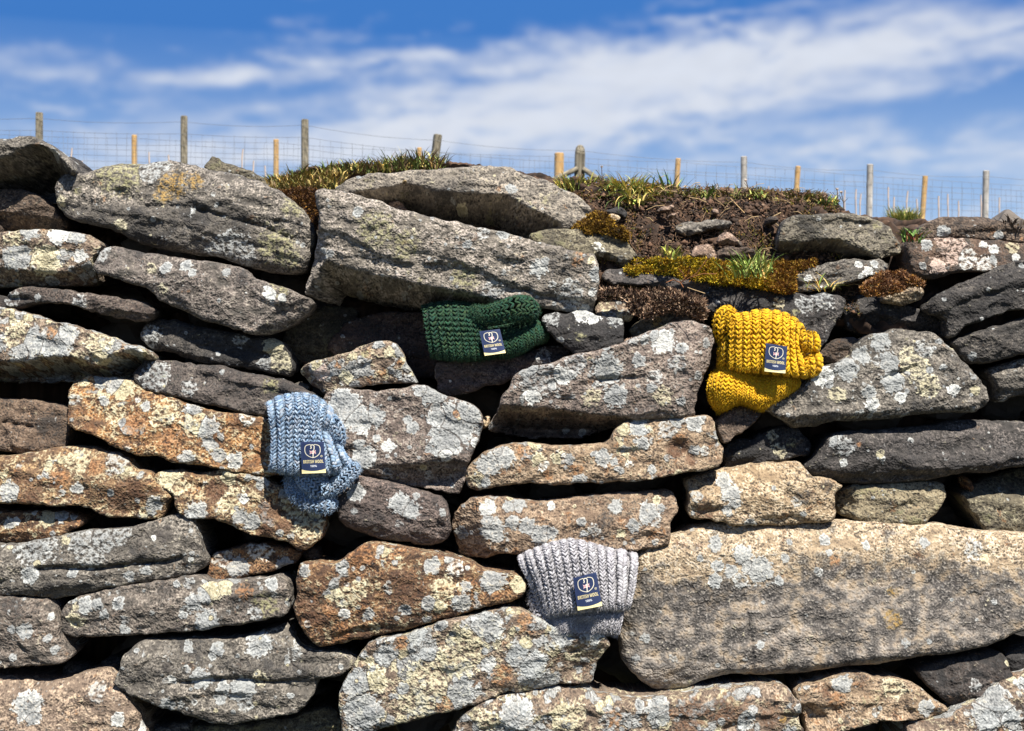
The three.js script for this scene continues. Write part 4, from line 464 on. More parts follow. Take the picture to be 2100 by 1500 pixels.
MS('dry dark litter of dead leaves under the mossy stone', -0.06, [1236, 600, 1250, 582, 1300, 586, 1360, 592, 1420, 606, 1446, 618, 1440, 650, 1410, 640, 1370, 632, 1330, 648, 1300, 640, 1285, 612, 1240, 612], { pal: [[134, 106, 84], [96, 72, 56], [170, 144, 118], [70, 52, 42]], len: .01, n: 5000, litter: true });

packAll();
for (const s of stoneList) paint(s);
for (const pg of pages) {
  const mk = (a, srgb) => { const t = new THREE.DataTexture(a, ATLAS, ATLAS, THREE.RGBAFormat, THREE.UnsignedByteType); if (srgb) t.colorSpace = THREE.SRGBColorSpace; t.magFilter = THREE.LinearFilter; t.minFilter = THREE.LinearMipmapLinearFilter; t.generateMipmaps = true; t.needsUpdate = true; return t; };
  pg.mat = new THREE.MeshStandardMaterial({ map: mk(pg.col, true), bumpMap: mk(pg.bmp, false), bumpScale: 0.0045, roughness: 0.93, metalness: 0 });
}
const wall = base('dry_stone_wall', [0, 0, 0]);
tag(wall, 'dry stone wall of rough lichen covered gritstone slabs', 'stone wall');
let triN = 0;
for (const s of stoneList) {
  const g = carve(s); triN += g.index.count / 3;
  const isWall = s.seed <= wallStones;
  const m = mesh(isWall ? 'stone' : s.name, g, s.at.pg.mat, isWall ? wall : undefined);
  m.position.set(...s.pos); s.mesh = m;
  if (s.name === 'loose_stone') tag(m, s.label, s.label.includes('peat') ? 'peat lump' : 'stone', 'small stones in the bare earth');
}
// the wall goes on past both ends of the view: the same kinds of stone again
for (const s of stoneList) if (s.seed <= wallStones && !s.o.cell) {
  const W = 2270 * 0.001105, k = s.cx < 760 ? 1 : s.cx > 1340 ? -1 : 0; if (!k || (k > 0 && s.cy < 500)) continue;
  const c = s.mesh.clone(); c.name = 'stone'; c.position.x += k * W; c.position.y += k * -0.03; wall.add(c);
}
console.log('stones', stoneList.length, 'pages', pages.length, 'tris', triN);
// hearting: rubble packed behind the face stones
{
  const mats = [[128, 117, 104], [146, 132, 116], [112, 104, 95]].map((c) => new THREE.MeshStandardMaterial({ color: new THREE.Color().setRGB(...rgb(...c)), roughness: 1 }));
  srand(404); const geos = [];
  for (let k = 0; k < 5; k++) { const g = new THREE.IcosahedronGeometry(1, 4), p = g.attributes.position; for (let i = 0; i < p.count; i++) { const x = p.getX(i), y = p.getY(i), z = p.getZ(i), d = 1 + 0.32 * n3(x * 1.3 + k * 9, y * 1.3, z * 1.3) + 0.1 * n3(x * 4, y * 4 + k, z * 4); p.setXYZ(i, x * d, y * d, z * d); } g.computeVertexNormals(); geos.push(g); }
  for (let py = 520; py < 1560; py += 105) for (let px = -40; px < 2180; px += 150) {
    const x = px + rr(-40, 40), y = py + rr(-25, 25), z = bz(y) - 0.34 + rr(-0.03, 0.03);
    if (x < 170 && y > 730 && y < 860) continue;
    const m = mesh('hearting_stone', geos[Math.floor(rnd() * 5)], mats[Math.floor(rnd() * 3)], wall);
    m.position.set(...P(x, y, z)); m.scale.set(rr(.08, .12), rr(.05, .075), rr(.06, .09)); m.rotation.set(rr(-.3, .3), rr(0, 6), rr(-.3, .3));
  }
}
// ---------------------------------------------------------------- ground, earth bank behind the wall, hillside
function noiseTex(w, h, fn, srgb = true, rep = null) {
  const d = new Uint8Array(w * h * 4); for (let j = 0; j < h; j++) for (let i = 0; i < w; i++) { const c = fn(i, j), o = (j * w + i) * 4; d[o] = clamp(c[0] * .9, 0, 255); d[o + 1] = clamp(c[1] * .9, 0, 255); d[o + 2] = clamp(c[2] * .9, 0, 255); d[o + 3] = 255; }
  const t = new THREE.DataTexture(d, w, h); if (srgb) t.colorSpace = THREE.SRGBColorSpace; t.magFilter = THREE.LinearFilter; t.minFilter = THREE.LinearMipmapLinearFilter; t.generateMipmaps = true; t.wrapS = t.wrapT = THREE.RepeatWrapping; if (rep) t.repeat.set(...rep); t.needsUpdate = true; return t;
}
const turf = noiseTex(512, 512, (i, j) => { const s = Math.sin(i / 512 * 6.283), m = n2(i / 14, j / 14) + n2(i / 4, j / 4) * .8 + hash2(i, j) * .5 - .25 + s * 0; return [52 + m * 26, 54 + m * 26, 30 + m * 15]; });
const TOP = [[-400, 420], [0, 420], [300, 420], [480, 410], [560, 378], [640, 356], [760, 346], [870, 342], [1000, 350], [1120, 375], [1180, 382], [1250, 384], [1330, 392], [1400, 400], [1500, 402], [1560, 404], [1620, 406], [1680, 414], [1720, 432], [1760, 452], [1850, 462], [1900, 468], [2000, 470], [2100, 472], [2600, 480]];
function topY(x) { const px = CX + x * F / 3.65; let i = 1; while (i < TOP.length - 1 && TOP[i][0] < px) i++; const [a, b] = [TOP[i - 1], TOP[i]], t = clamp((px - a[0]) / (b[0] - a[0]), 0, 1); return CAMY - (lerp(a[1], b[1], t) - CY) / F * 3.65; }
{
  const g = new THREE.PlaneGeometry(400, 200, 120, 60); g.rotateX(-Math.PI / 2); g.translate(0, 0, 100 - 0.3);
  const p = g.attributes.position, uv = g.attributes.uv; for (let i = 0; i < p.count; i++) { const x = p.getX(i), z = p.getZ(i); p.setY(i, 0.09 + (z > 1 ? 0.03 * n2(x / 2, z / 2) - 0.004 * Math.min(z, 60) : 0)); uv.setXY(i, x / 0.8, z / 0.8); } g.computeVertexNormals();
  const m = mesh('ground', g, new THREE.MeshStandardMaterial({ map: turf, roughness: 1 })); tag(m, 'rough grass field in front of the wall', null, null, 'structure');
}
// bank: earth core behind the face, bare scar at the top, grass hill beyond
const bankPt = (x, s) => {                                          // s 0..1 from the foot behind the wall over the top
  const T = topY(x), px = CX + x * F / 3.5, L = sstep(1130, 1220, px), lf = (q) => lerp(-0.42, q, L), pr = [[-0.42, 0], [-0.40, T - 0.36], [lf(-0.14), T - 0.31], [lf(-0.17), T - 0.25], [lf(-0.23), T - 0.15], [lf(-0.30), T - 0.05], [-0.37, T - 0.005], [-0.50, T + 0.01], [-0.9, T + 0.02]];
  const q = s * (pr.length - 1), i = Math.min(pr.length - 2, Math.floor(q)), t = q - i, a = pr[i], b = pr[i + 1];
  return [lerp(a[0], b[0], t), lerp(a[1], b[1], t)];
};
{
  const so = new Soup(), NX = 460, NS = 90, xa = -1.7, xb = 1.7;
  for (let j = 0; j <= NS; j++) for (let i = 0; i <= NX; i++) {
    const x = lerp(xa, xb, i / NX), s = j / NS; let [z, y] = bankPt(x, s);
    const n = 0.032 * n2(x / 0.11, s * 14) + 0.024 * n2(x / 0.035 + 4, s * 34) + 0.010 * n2(x / 0.013, s * 90) ; z += n * (s > 0.2 ? 1 : .4); y += n * 0.7 * (s > .2 && s < .95 ? 1 : 0);
    const m = 0.5 + 0.9 * n2(x / 0.05 + 7, s * 22) + 0.7 * n2(x / 0.012, s * 80) + 0.4 * (rnd() - 0.5);
    const c = rgb(lerp(34, 104, clamp(m, 0, 1)), lerp(25, 80, clamp(m, 0, 1)), lerp(19, 62, clamp(m, 0, 1)));
    so.v(x, y, z, c);
  }
  for (let j = 0; j < NS; j++) for (let i = 0; i < NX; i++) { const a = j * (NX + 1) + i; so.t(a, a + 1, a + NX + 2); so.t(a, a + NX + 2, a + NX + 1); }
  const m = mesh('earth_bank', so.geo(), vmat(1)); tag(m, 'dark peaty earth bank packed behind the stone wall', null, null, 'structure');
}
const hillY = (x, z) => { const d = -z - 0.85, T = topY(clamp(x * 3.65 / (CAMZ - z), -1.4, 1.4)), sl = lerp(0.118, 0.07, sstep(-9, 9, x)); return T + 0.02 + sl * d - 0.035 * sstep(0, 3, d) - (d > 19 ? (d - 19) * 0.06 : 0) + 0.05 * n2(x / 3, z / 3) * sstep(0.5, 5, d); };
{
  const g = new THREE.PlaneGeometry(1, 1, 100, 90), p = g.attributes.position, uv = g.attributes.uv;
  for (let i = 0; i < p.count; i++) { const u = p.getX(i), v = 0.5 - p.getY(i), d = 0.88 + 130 * v * v * v + 1.2 * v, hw = 1.7 + d * 1.4, x = u * 2 * hw, z = -d; p.setXYZ(i, x, hillY(x, z), z); uv.setXY(i, x / .8, z / .8); }
  g.computeVertexNormals();
  const m = mesh('hillside', g, new THREE.MeshStandardMaterial({ map: turf, roughness: 1 })); tag(m, 'grassy hillside rising behind the wall', null, null, 'structure');
}
function stick(so, pts, r, c) { for (let k = 1; k < pts.length; k++) { const a = new THREE.Vector3(...pts[k - 1]), b = new THREE.Vector3(...pts[k]), d = b.clone().sub(a).normalize(), u = new THREE.Vector3(0.3, 0.2, 1).cross(d).normalize(), v = d.clone().cross(u), ring = []; for (const [q, rad] of [[a, r], [b, r * .85]]) for (let i = 0; i < 5; i++) { const t = i / 5 * 6.283, e = u.clone().multiplyScalar(Math.cos(t) * rad).addScaledVector(v, Math.sin(t) * rad).add(q); ring.push(so.v(e.x, e.y, e.z, c)); } for (let i = 0; i < 5; i++) { const j = (i + 1) % 5; so.t(ring[i], ring[j], ring[5 + j]); so.t(ring[i], ring[5 + j], ring[5 + i]); } } }
// crumbs of soil on the scar, pebbles
{
  srand(91); const so = new Soup();
  for (let k = 0; k < 9000; k++) {
    const x = P(rr(1180, 1730), 0, -0.3)[0], s = rr(0.27, 0.8), [z, y] = bankPt(x, s), r = rr(0.0012, 0.0036) * (rnd() < .06 ? 2.6 : 1), t = rnd(), dk = rnd();
    const c = t < 0.02 ? rgb(140, 116, 96) : t < .2 ? rgb(112, 84, 64) : rgb(lerp(34, 100, dk), lerp(25, 76, dk), lerp(19, 58, dk)), q = [];
    for (const [a, b, e] of [[1, 0, 0], [-1, 0, 0], [0, 1, 0], [0, -1, 0], [0, 0, 1], [0, 0, -1]]) q.push(so.v(x + (a + rr(-.4, .4)) * r * 1.2, y + 0.008 + (b + rr(-.3, .3)) * r, z + 0.012 + (e + rr(-.3, .3)) * r, c));
    for (const [a, b, e] of [[0, 2, 4], [2, 1, 4], [1, 3, 4], [3, 0, 4], [2, 0, 5], [1, 2, 5], [3, 1, 5], [0, 3, 5]]) so.t(q[a], q[b], q[e]);
  }
  const m = mesh('soil_crumbs', so.geo(), vmat(1)); tag(m, 'loose crumbs of dark soil and grit on the bare bank', 'soil', null, 'stuff');
}
{ // matted rootlets and dead stems hanging out of the cut turf
  srand(812); const so = new Soup();
  for (let k = 0; k < 700; k++) { const x = P(rr(1190, 1720), 0, -0.3)[0], q = rr(0.3, 0.82), [z, y] = bankPt(x, q), c = rnd() < .3 ? rgb(150, 122, 92) : rgb(92, 68, 50), a = rr(0, 6.28), L = rr(.008, .03); let p = [x, y + .01, z + .018]; const pts = [p]; for (let i = 0; i < 3; i++) { p = [p[0] + Math.cos(a) * L / 3 + rr(-.004, .004), p[1] + Math.sin(a) * L / 3 - .002, p[2] + rr(-.003, .006)]; pts.push(p); } stick(so, pts, rr(.0004, .0009), c); }
  const m = mesh('rootlets', so.geo(), vmat(1)); tag(m, 'matted brown rootlets hanging in the bare bank', 'roots', null, 'stuff');
}
// ---------------------------------------------------------------- moss leaves, grass, stems
function needle(so, p, d, L, w, c) {                                // a small pointed leaf of two crossed faces
  const ux = rr(-1, 1), uy = rr(-1, 1), uz = rr(-1, 1); let cx = d[1] * uz - d[2] * uy, cy = d[2] * ux - d[0] * uz, cz = d[0] * uy - d[1] * ux; const l = Math.hypot(cx, cy, cz) + 1e-6; cx *= w / l; cy *= w / l; cz *= w / l;
  const a = so.v(p[0] - cx, p[1] - cy, p[2] - cz, c), b = so.v(p[0] + cx, p[1] + cy, p[2] + cz, c), m = so.v(p[0] + d[0] * L * .5 + cx * .9 + cy * .5, p[1] + d[1] * L * .5 + cy * .9, p[2] + d[2] * L * .5 + cz * .9 + w * .8, c), t = so.v(p[0] + d[0] * L, p[1] + d[1] * L, p[2] + d[2] * L, c);
  so.t(a, b, m); so.t(a, m, t); so.t(m, b, t);
}
for (const s of stoneList) if (s.moss) {
  srand(s.seed * 9 + 1);
  const g = s.mesh.geometry, p = g.attributes.position, n = g.attributes.normal, so = new Soup(); const ok = [];
  for (let i = 0; i < p.count; i++) if (n.getZ(i) > -0.15 && p.getZ(i) > -0.05) ok.push(i);
  for (let k = 0; k < s.moss.n; k++) {
    const i = ok[Math.floor(rnd() * ok.length)], v = n2(p.getX(i) / 0.03 + s.seed, p.getY(i) / 0.03), pal = s.moss.pal[clamp(Math.floor((rnd() * .7 + .15 + v * .6) * 4), 0, 3)], j = rr(.9, 1.25);
    const d = [n.getX(i) * .6 + rr(-.7, .7), n.getY(i) * .4 + rr(-.25, .9), n.getZ(i) * .7 + rr(-.1, .7)], l = Math.hypot(...d) + 1e-6;
    needle(so, [p.getX(i) + rr(-.004, .004), p.getY(i) + rr(-.004, .004), p.getZ(i) - .001], d.map((q) => q / l), s.moss.len * rr(.6, 1.5), (s.moss.litter ? .0024 : .0013) * rr(.7, 1.3), rgb(pal[0] * j, pal[1] * j, pal[2] * j));
  }
  mesh(s.moss.litter ? 'dead_leaves' : 'moss_leaves', so.geo(), vmat(1), s.mesh);
  tag(s.mesh, s.label, s.moss.litter ? 'leaf litter' : 'moss', null, 'stuff');
  if (s.moss.litter) s.mesh.name = numbered('leaf_litter');
}
{ // thin moss creeping over the bank between the cushions, and strewn straw
  srand(377); const so = new Soup(), st = new Soup();
  for (let k = 0; k < 16000; k++) { const px = rr(1170, 1730), x = P(px, 0, -0.3)[0], q = rr(0.26, 0.8), w = n2(px / 60 + 3, q * 9) + .5 * n2(px / 18, q * 26) + (q < .42 ? .22 : 0) + (q > .7 ? .18 : 0); if (w < .24) continue; const [z, y] = bankPt(x, q), t = rnd(), c = t < .35 ? rgb(150, 126, 44) : t < .65 ? rgb(116, 92, 40) : t < .85 ? rgb(104, 108, 46) : rgb(150, 118, 78); needle(so, [x, y + .012 + rr(-.004, .004), z + .016], [rr(-.7, .7), rr(.1, 1), rr(0, .9)], rr(.004, .009), .0012, c.map((v) => v * rr(.8, 1.3))); }
  for (let k = 0; k < 90; k++) { const px = rr(1200, 1720), x = P(px, 0, -0.3)[0], q = rr(.3, .8), [z, y] = bankPt(x, q), a = rr(-.9, .9), L = rr(.015, .05); stick(st, [[x, y + .014, z + .02], [x + Math.cos(a) * L * .5, y + .016 + Math.sin(a) * L * .5, z + .026], [x + Math.cos(a) * L, y + .012 + Math.sin(a) * L * .9, z + .026]], rr(.0005, .0011), rgb(196, 168, 122)); }
  tag(mesh('creeping_moss', so.geo(), vmat(1)), 'thin yellow brown moss creeping over the bare bank', 'moss', null, 'stuff');
  tag(mesh('dry_straw', st.geo(), vmat(1)), 'short bits of straw strewn over the dark bank', 'straw', null, 'stuff');
}
function blade(so, p, az, L, w, bend, lean, c0, c1) {                // a grass blade: tapering strip that arches over
  const n = 5, dx = Math.cos(az), dz = Math.sin(az); let x = p[0], y = p[1], z = p[2], a = lean; const ids = [];
  for (let k = 0; k <= n; k++) {
    const t = k / n, ww = w * (t < .25 ? .75 + t : 1 - Math.pow((t - .25) / .75, 1.6)) + .0001, c = [0, 1, 2].map((q) => lerp(c0[q], c1[q], t)), fx = -dz * ww, fz = dx * ww;
    const fold = ww * .45; ids.push([so.v(x - fx, y + fold, z - fz, c), so.v(x, y, z, c), so.v(x + fx, y + fold, z + fz, c)]);
    x += dx * Math.sin(a) * L / n; z += dz * Math.sin(a) * L / n; y += Math.cos(a) * L / n; a += bend / n;
  }
  for (let k = 0; k < n; k++) { const [a0, b0, e0] = ids[k], [a1, b1, e1] = ids[k + 1]; so.t(a0, b0, b1); so.t(a0, b1, a1); so.t(b0, e0, e1); so.t(b0, e1, b1); }
}
const GREENS = [[108, 128, 60], [92, 114, 54], [132, 144, 78], [80, 100, 52], [150, 150, 88], [190, 172, 112], [176, 158, 104]];
const grassMat = vmat(.75);
function tuft(name, label, group, px, py, z, spread, n, Lr, o = {}) {
  const p0 = P(px, py, z), g = base(name, p0), so = new Soup(); srand(px * 7 + py);
  for (let k = 0; k < n; k++) {
    const sx = (rr(-1, 1) + rr(-1, 1)) * .5 * spread * (CAMZ - z) / F, sz = rr(-.02, .03), dry = rnd() < (o.dry ?? .14), G = dry ? [[196, 172, 112], [170, 138, 84]][Math.floor(rnd() * 2)] : (o.pal || GREENS)[Math.floor(rnd() * (o.pal || GREENS).length)], j = rr(.8, 1.15);
    const out = sx > 0 ? 0 : Math.PI, az = rnd() < .6 ? out + rr(-1.1, 1.1) : rr(0, 6.28);
    blade(so, [sx, rr(-.012, .004), sz], az, rr(Lr[0], Lr[1]) * (dry ? .8 : 1), rr(.0010, .0023) * (o.w || 1), rr(.4, 1.9) * (o.bend ?? 1), rr(.05, .6) * (o.lean ?? 1), rgb(G[0] * j * 1.2, G[1] * j * 1.2, G[2] * j * 1.05), rgb(G[0] * j * 1.32, G[1] * j * 1.32, G[2] * j * 1.2));
  }
  mesh('grass_blades', so.geo(), grassMat, g); tag(g, label, 'grass', group); return g;
}
const TG = 'grass tufts along the top of the wall';
tuft('grass_tuft', 'big arching green and straw tuft spilling over the bare earth', TG, 1285, 400, -0.33, 58, 300, [.04, .09], { dry: .3, w: 1.15, bend: 1.35, lean: 1.5 });
tuft('grass_tuft', 'hanging lower blades of green grass on the bare earth bank', TG, 1300, 416, -0.28, 34, 60, [.05, .09], { dry: .1, w: 1.5, bend: 1.5, lean: 2 });
tuft('grass_tuft', 'short yellow green tuft in front of the round topped post', TG, 1180, 388, -0.36, 50, 120, [.03, .055], { w: 1.2, pal: [[116, 126, 56], [146, 140, 70], [94, 108, 50], [180, 160, 100]] });
tuft('grass_tuft', 'tuft of tall dark blades in front of the thin golden post', TG, 1375, 402, -0.36, 18, 18, [.05, .10], { w: 1.7, bend: .5, dry: .05, pal: [[66, 96, 48], [84, 110, 60]] });
tuft('grass_tuft', 'low leafy weeds on the bank behind the big green tuft', TG, 1400, 408, -0.36, 44, 90, [.015, .035], { w: 1.8, pal: [[86, 92, 44], [112, 104, 52], [70, 80, 44]] });
tuft('grass_tuft', 'sparse dark leaves at the foot of the pale round post', TG, 1530, 406, -0.36, 50, 90, [.015, .04], { w: 1.7, pal: [[70, 82, 42], [96, 100, 48], [110, 82, 60]] });
tuft('grass_tuft', 'brown and green heathery clump on the shoulder of the bank', TG, 1640, 412, -0.36, 60, 220, [.015, .035], { w: 1.6, dry: .1, pal: [[92, 72, 50], [74, 64, 40], [70, 84, 42], [120, 84, 52]] });
tuft('grass_tuft', 'dark leafy sprig where the bank meets the grey stone', TG, 1690, 430, -0.34, 24, 70, [.02, .045], { w: 1.7, pal: [[64, 84, 40], [84, 104, 48]] });
tuft('grass_tuft', 'fresh green tuft growing out of the yellow moss', TG, 1540, 562, -0.03, 52, 130, [.035, .075], { dry: .12, w: 1.2, pal: [[104, 126, 58], [88, 112, 52], [132, 146, 80], [168, 160, 100]] });
tuft('grass_tuft', 'tiny bright tuft on the left end of the yellow moss', TG, 1378, 524, -0.08, 24, 50, [.02, .035], { w: 1.3, pal: [[126, 132, 56], [104, 116, 50], [160, 148, 84]] });
tuft('grass_tuft', 'few green and straw blades on the white spotted stone', TG, 1690, 590, 0.03, 42, 26, [.03, .06], { dry: .5, bend: .6, lean: 2.2 });
tuft('grass_tuft', 'small leaves in the notch between the two right top stones', TG, 1870, 490, -0.06, 26, 50, [.02, .04], { w: 2, pal: [[84, 112, 52], [70, 96, 46], [140, 70, 70]] });
tuft('grass_tuft', 'dark sprig on top of the far right stone', TG, 2072, 462, -0.16, 26, 40, [.015, .035], { w: 1.6, pal: [[60, 50, 46], [76, 62, 50]] });
const TURFP = [[96, 112, 56], [82, 100, 52], [104, 82, 60], [128, 132, 74], [88, 70, 54], [150, 140, 88]];
for (let k = 0; k < 13; k++) { const px = 566 + k * 27, py = [380, 374, 366, 360, 356, 352, 350, 350, 348, 346, 344, 343, 344][k]; tuft('turf_clump', 'short mixed turf clump along the skyline beside the long top slab', TG, px, py, -0.38, 26, 110, [.018, k > 8 ? .06 : .042], { w: 1.2, dry: .08, pal: TURFP }); }
for (let k = 0; k < 12; k++) { const px = 572 + (k % 6) * 24, py = 378 + Math.floor(k / 6) * 15 - (k % 6) * 2.2; tuft('turf_clump', 'low reddish turf clump filling the notch above the tilted slab', TG, px, py, -0.30 + Math.floor(k / 6) * .05, 22, 100, [.016, .036], { w: 1.2, dry: .14, pal: [[112, 96, 60], [96, 76, 54], [126, 116, 66], [92, 98, 52], [150, 130, 86]] }); }
tuft('grass_tuft', 'long soft green grass growing on the hillside between the right posts', TG, 1855, 460, -2.9, 34, 420, [.05, .1], { w: 1.2, bend: .8, dry: .1 });
for (let k = 0; k < 10; k++) { srand(300 + k); const px = 1338 + k * 38 + rr(-16, 16); tuft('turf_clump', 'ragged brown and green turf fringe along the top of the bare bank', TG, px, 406 + Math.max(0, k - 6) * 6 + rr(-3, 8), -0.34, rr(14, 34), 60 + Math.floor(rr(0, 80)), [.01, rr(.02, .055)], { w: 1.6, dry: .25, bend: 1.5, pal: k % 3 ? [[104, 96, 60], [92, 98, 50], [120, 124, 66], [86, 68, 48]] : [[96, 112, 54], [80, 100, 48], [128, 132, 74]] }); }
// dry twigs and stalks
function twig(name, label, paths, z, r, c) { const p0 = P(paths[0][0], paths[0][1], z), so = new Soup(); for (const f of paths) stick(so, pairs(f).map(([x, y], k) => P(x, y, z + .012 * k)), r, rgb(...c)); const m = mesh(name, so.geo(p0), vmat(1)); m.position.set(...p0); tag(m, label, 'twig'); }
twig('dry_stalk', 'long straw stalk lying slantwise across the bare earth', [[1498, 407, 1530, 440, 1556, 464]], -0.29, .0016, [190, 158, 112]);
twig('dry_stalk', 'short straw stalk beside the buried brown stone', [[1576, 450, 1602, 436]], -0.27, .0016, [198, 170, 124]);
twig('dry_stalk', 'pale upright root stub above the long flat stone', [[1449, 450, 1448, 436, 1452, 424]], -0.29, .002, [206, 184, 150]);
twig('dry_twig', 'branching reddish dry twig below the yellow moss', [[1396, 580, 1414, 570, 1430, 560, 1450, 532], [1396, 580, 1410, 566, 1415, 545], [1414, 570, 1440, 562, 1470, 562], [1396, 580, 1380, 574, 1366, 580], [1405, 574, 1400, 560, 1392, 552], [1396, 580, 1402, 590]], 0.03, .0011, [142, 92, 56]);
twig('dry_stalk', 'thin brown stalk arching beside the notched stone', [[1292, 478, 1293, 500, 1304, 514, 1314, 520]], 0.02, .0009, [110, 84, 58]);
twig('dry_stalk', 'straw stalk hanging in front of the leaf litter', [[1410, 590, 1428, 596, 1446, 602]], 0.04, .001, [200, 170, 126]);
function seedhead(label, px, py, h, z) { const so = new Soup(); srand(px); const a = P(px, py, z), t = P(px + rr(-6, 6), py - h, z), m = [(a[0] + t[0]) / 2 + .003, (a[1] + t[1]) / 2, z]; stick(so, [a, m, t], .0011, rgb(92, 76, 60)); stick(so, [m, P(px + 9, py - h * .72, z)], .0008, rgb(92, 76, 60)); stick(so, [m, P(px - 9, py - h * .9, z)], .0008, rgb(80, 66, 54)); for (let k = 0; k < 26; k++) needle(so, t, [rr(-.7, .7), rr(.2, 1), rr(-.5, .5)], .007, .0015, rgb(206, 186, 168)); const q = mesh('seed_stalk', so.geo(a), vmat(1)); q.position.set(...a); tag(q, label, 'dead stalk', 'dead seed stalks on the bank'); }
seedhead('dead seed stalk beside the round topped post', 1231, 386, 42, -.36); seedhead('dead seed stalk in front of the pale round post', 1536, 404, 32, -.36); seedhead('dead seed stalk between the tall blades and pale post', 1404, 402, 18, -.36); seedhead('dead seed stalk leaning beside the right grey stone', 1717, 436, 46, -.4); seedhead('dead seed stalk rising behind the right grey stone', 1730, 436, 40, -.42);
// ---------------------------------------------------------------- two stock fences on the hillside
function woodMat(c1, c2, s) { const m = noiseTex(64, 256, (i, j) => { const g = n2(i / 3 + s, j / 60) * .6 + n2(i / 9, j / 22 + s) * .8 + n2(i / 20 + s, j / 9) * .35, t = clamp(.5 + g, 0, 1); return [0, 1, 2].map((k) => lerp(c2[k], c1[k], t)); }); return new THREE.MeshStandardMaterial({ map: m, roughness: .9 }); }
const M_OLD = woodMat([166, 156, 134], [78, 72, 58], 3), M_PALE = woodMat([206, 202, 194], [128, 122, 114], 8), M_NEW = woodMat([212, 178, 124], [178, 138, 84], 5), M_WIRE = new THREE.MeshStandardMaterial({ color: new THREE.Color().setRGB(.18, .185, .19), roughness: .5, metalness: .6 });
function post(parent, name, off, top, foot, w, mat, kind) {          // a driven stake, top and foot in world metres
  const a = new THREE.Vector3(...foot), b = new THREE.Vector3(...top), L = a.distanceTo(b), r = w / 2; let g;
  if (kind === 'square') { const s = new THREE.Shape(), e = r * .92; s.moveTo(-e + .01, -e); s.lineTo(e - .01, -e); s.lineTo(e, -e + .01); s.lineTo(e, e - .01); s.lineTo(e - .01, e); s.lineTo(-e + .01, e); s.lineTo(-e, e - .01); s.lineTo(-e, -e + .01); s.closePath(); g = new THREE.ExtrudeGeometry(s, { depth: L - .012, bevelEnabled: true, bevelSize: .008, bevelThickness: .012, bevelSegments: 1 }); g.rotateX(-Math.PI / 2); g.rotateY(.35); const uv = g.attributes.uv, p = g.attributes.position; for (let i = 0; i < p.count; i++) uv.setXY(i, (p.getX(i) + p.getZ(i)) / (2 * r), p.getY(i) / 1.4); }
  else { const pr = kind === 'dome' ? [[r * 1.02, 0], [r, L * .9], [r * .95, L - r * 1.3], [r * .8, L - r * .6], [r * .45, L - r * .12], [0.0005, L]] : [[r * 1.05, 0], [r, L * .5], [r * .97, L - .012], [r * .86, L], [0.0005, L + .003]]; g = new THREE.LatheGeometry(pr.map(([x, y]) => new THREE.Vector2(x, y)), 18); }
  const p = g.attributes.position; for (let i = 0; i < p.count; i++) { const x = p.getX(i), y = p.getY(i), z = p.getZ(i), k = 1 + .1 * n3(x * 18 + w * 99, y * 3, z * 18) + .05 * n3(x * 40, y * 12 + w * 50, z * 40); p.setXYZ(i, x * k, y, z * k); } g.computeVertexNormals();
  const m = mesh(name, g, mat, parent); m.position.copy(a).sub(new THREE.Vector3(...off)); m.quaternion.setFromUnitVectors(new THREE.Vector3(0, 1, 0), b.clone().sub(a).normalize()); return m;
}
function fence(label, z, posts, o) {
  const p0 = P(1050, 600, z), g = base('wire_fence', p0), d = CAMZ - z, tops = [];
  for (const [px, py, w, mat, kind, lean = 0] of posts) { const t = P(px, py, z), gy = hillY(t[0], z) - .25, f = [t[0] - (t[1] - gy) * lean, gy, z]; post(g, 'post', p0, t, f, w / F * d, mat, kind); tops.push([t, f]); }
  const wire = (name, hs, r) => { for (const [dy, sag] of hs) { const pts = []; const ends = [[-30, tops[0]], ...tops.map((q) => [0, q]), [0, tops[tops.length - 1]]];
      const L = [[tops[0][0][0] - 2.4, tops[0][0][1] + o.end[0] - dy], ...tops.map(([t]) => [t[0], t[1] - (t[3] || 0) - dy]), [tops[tops.length - 1][0][0] + 2.4, tops[tops.length - 1][0][1] + o.end[1] - dy]];
      for (let k = 1; k < L.length; k++) for (let i = 0; i < 6; i++) { const t = i / 6; pts.push(new THREE.Vector3(lerp(L[k - 1][0], L[k][0], t) - p0[0], lerp(L[k - 1][1], L[k][1], t) - sag * 4 * t * (1 - t) - p0[1], (o.front || .06))); }
      const e = L[L.length - 1]; pts.push(new THREE.Vector3(e[0] - p0[0], e[1] - p0[1], .06));
      mesh(name, new THREE.TubeGeometry(new THREE.CatmullRomCurve3(pts, false, 'catmullrom', .1), pts.length * 2, r, 4), M_WIRE, g); } };
  wire('wire', o.wires, .0023);
  // upright stays of the netting
  const so = new Soup(), c = rgb(120, 122, 124); srand(55);
  const xs = tops[0][0][0] - 2.2, xe = tops[tops.length - 1][0][0] + 2.2; const yt = (x) => { let i = 1; while (i < tops.length - 1 && tops[i][0][0] < x) i++; const a = tops[i - 1][0], b = tops[i][0]; return lerp(a[1], b[1], (x - a[0]) / (b[0] - a[0])); };
  for (let x = xs; x < xe; x += .15) { const y = yt(x), b = rr(-.02, .02), zz = z + .06; stick(so, [[x, y - o.net[0], zz], [x + b, y - (o.net[0] + o.net[1]) * .5, zz], [x + b * .4, y - o.net[1], zz]], .0019, [.17, .175, .18]); }
  const n = mesh('netting_stays', so.geo(p0), vmat(.6), g); n.userData.kind = 'stuff';
  tag(g, label, 'fence'); return g;
}
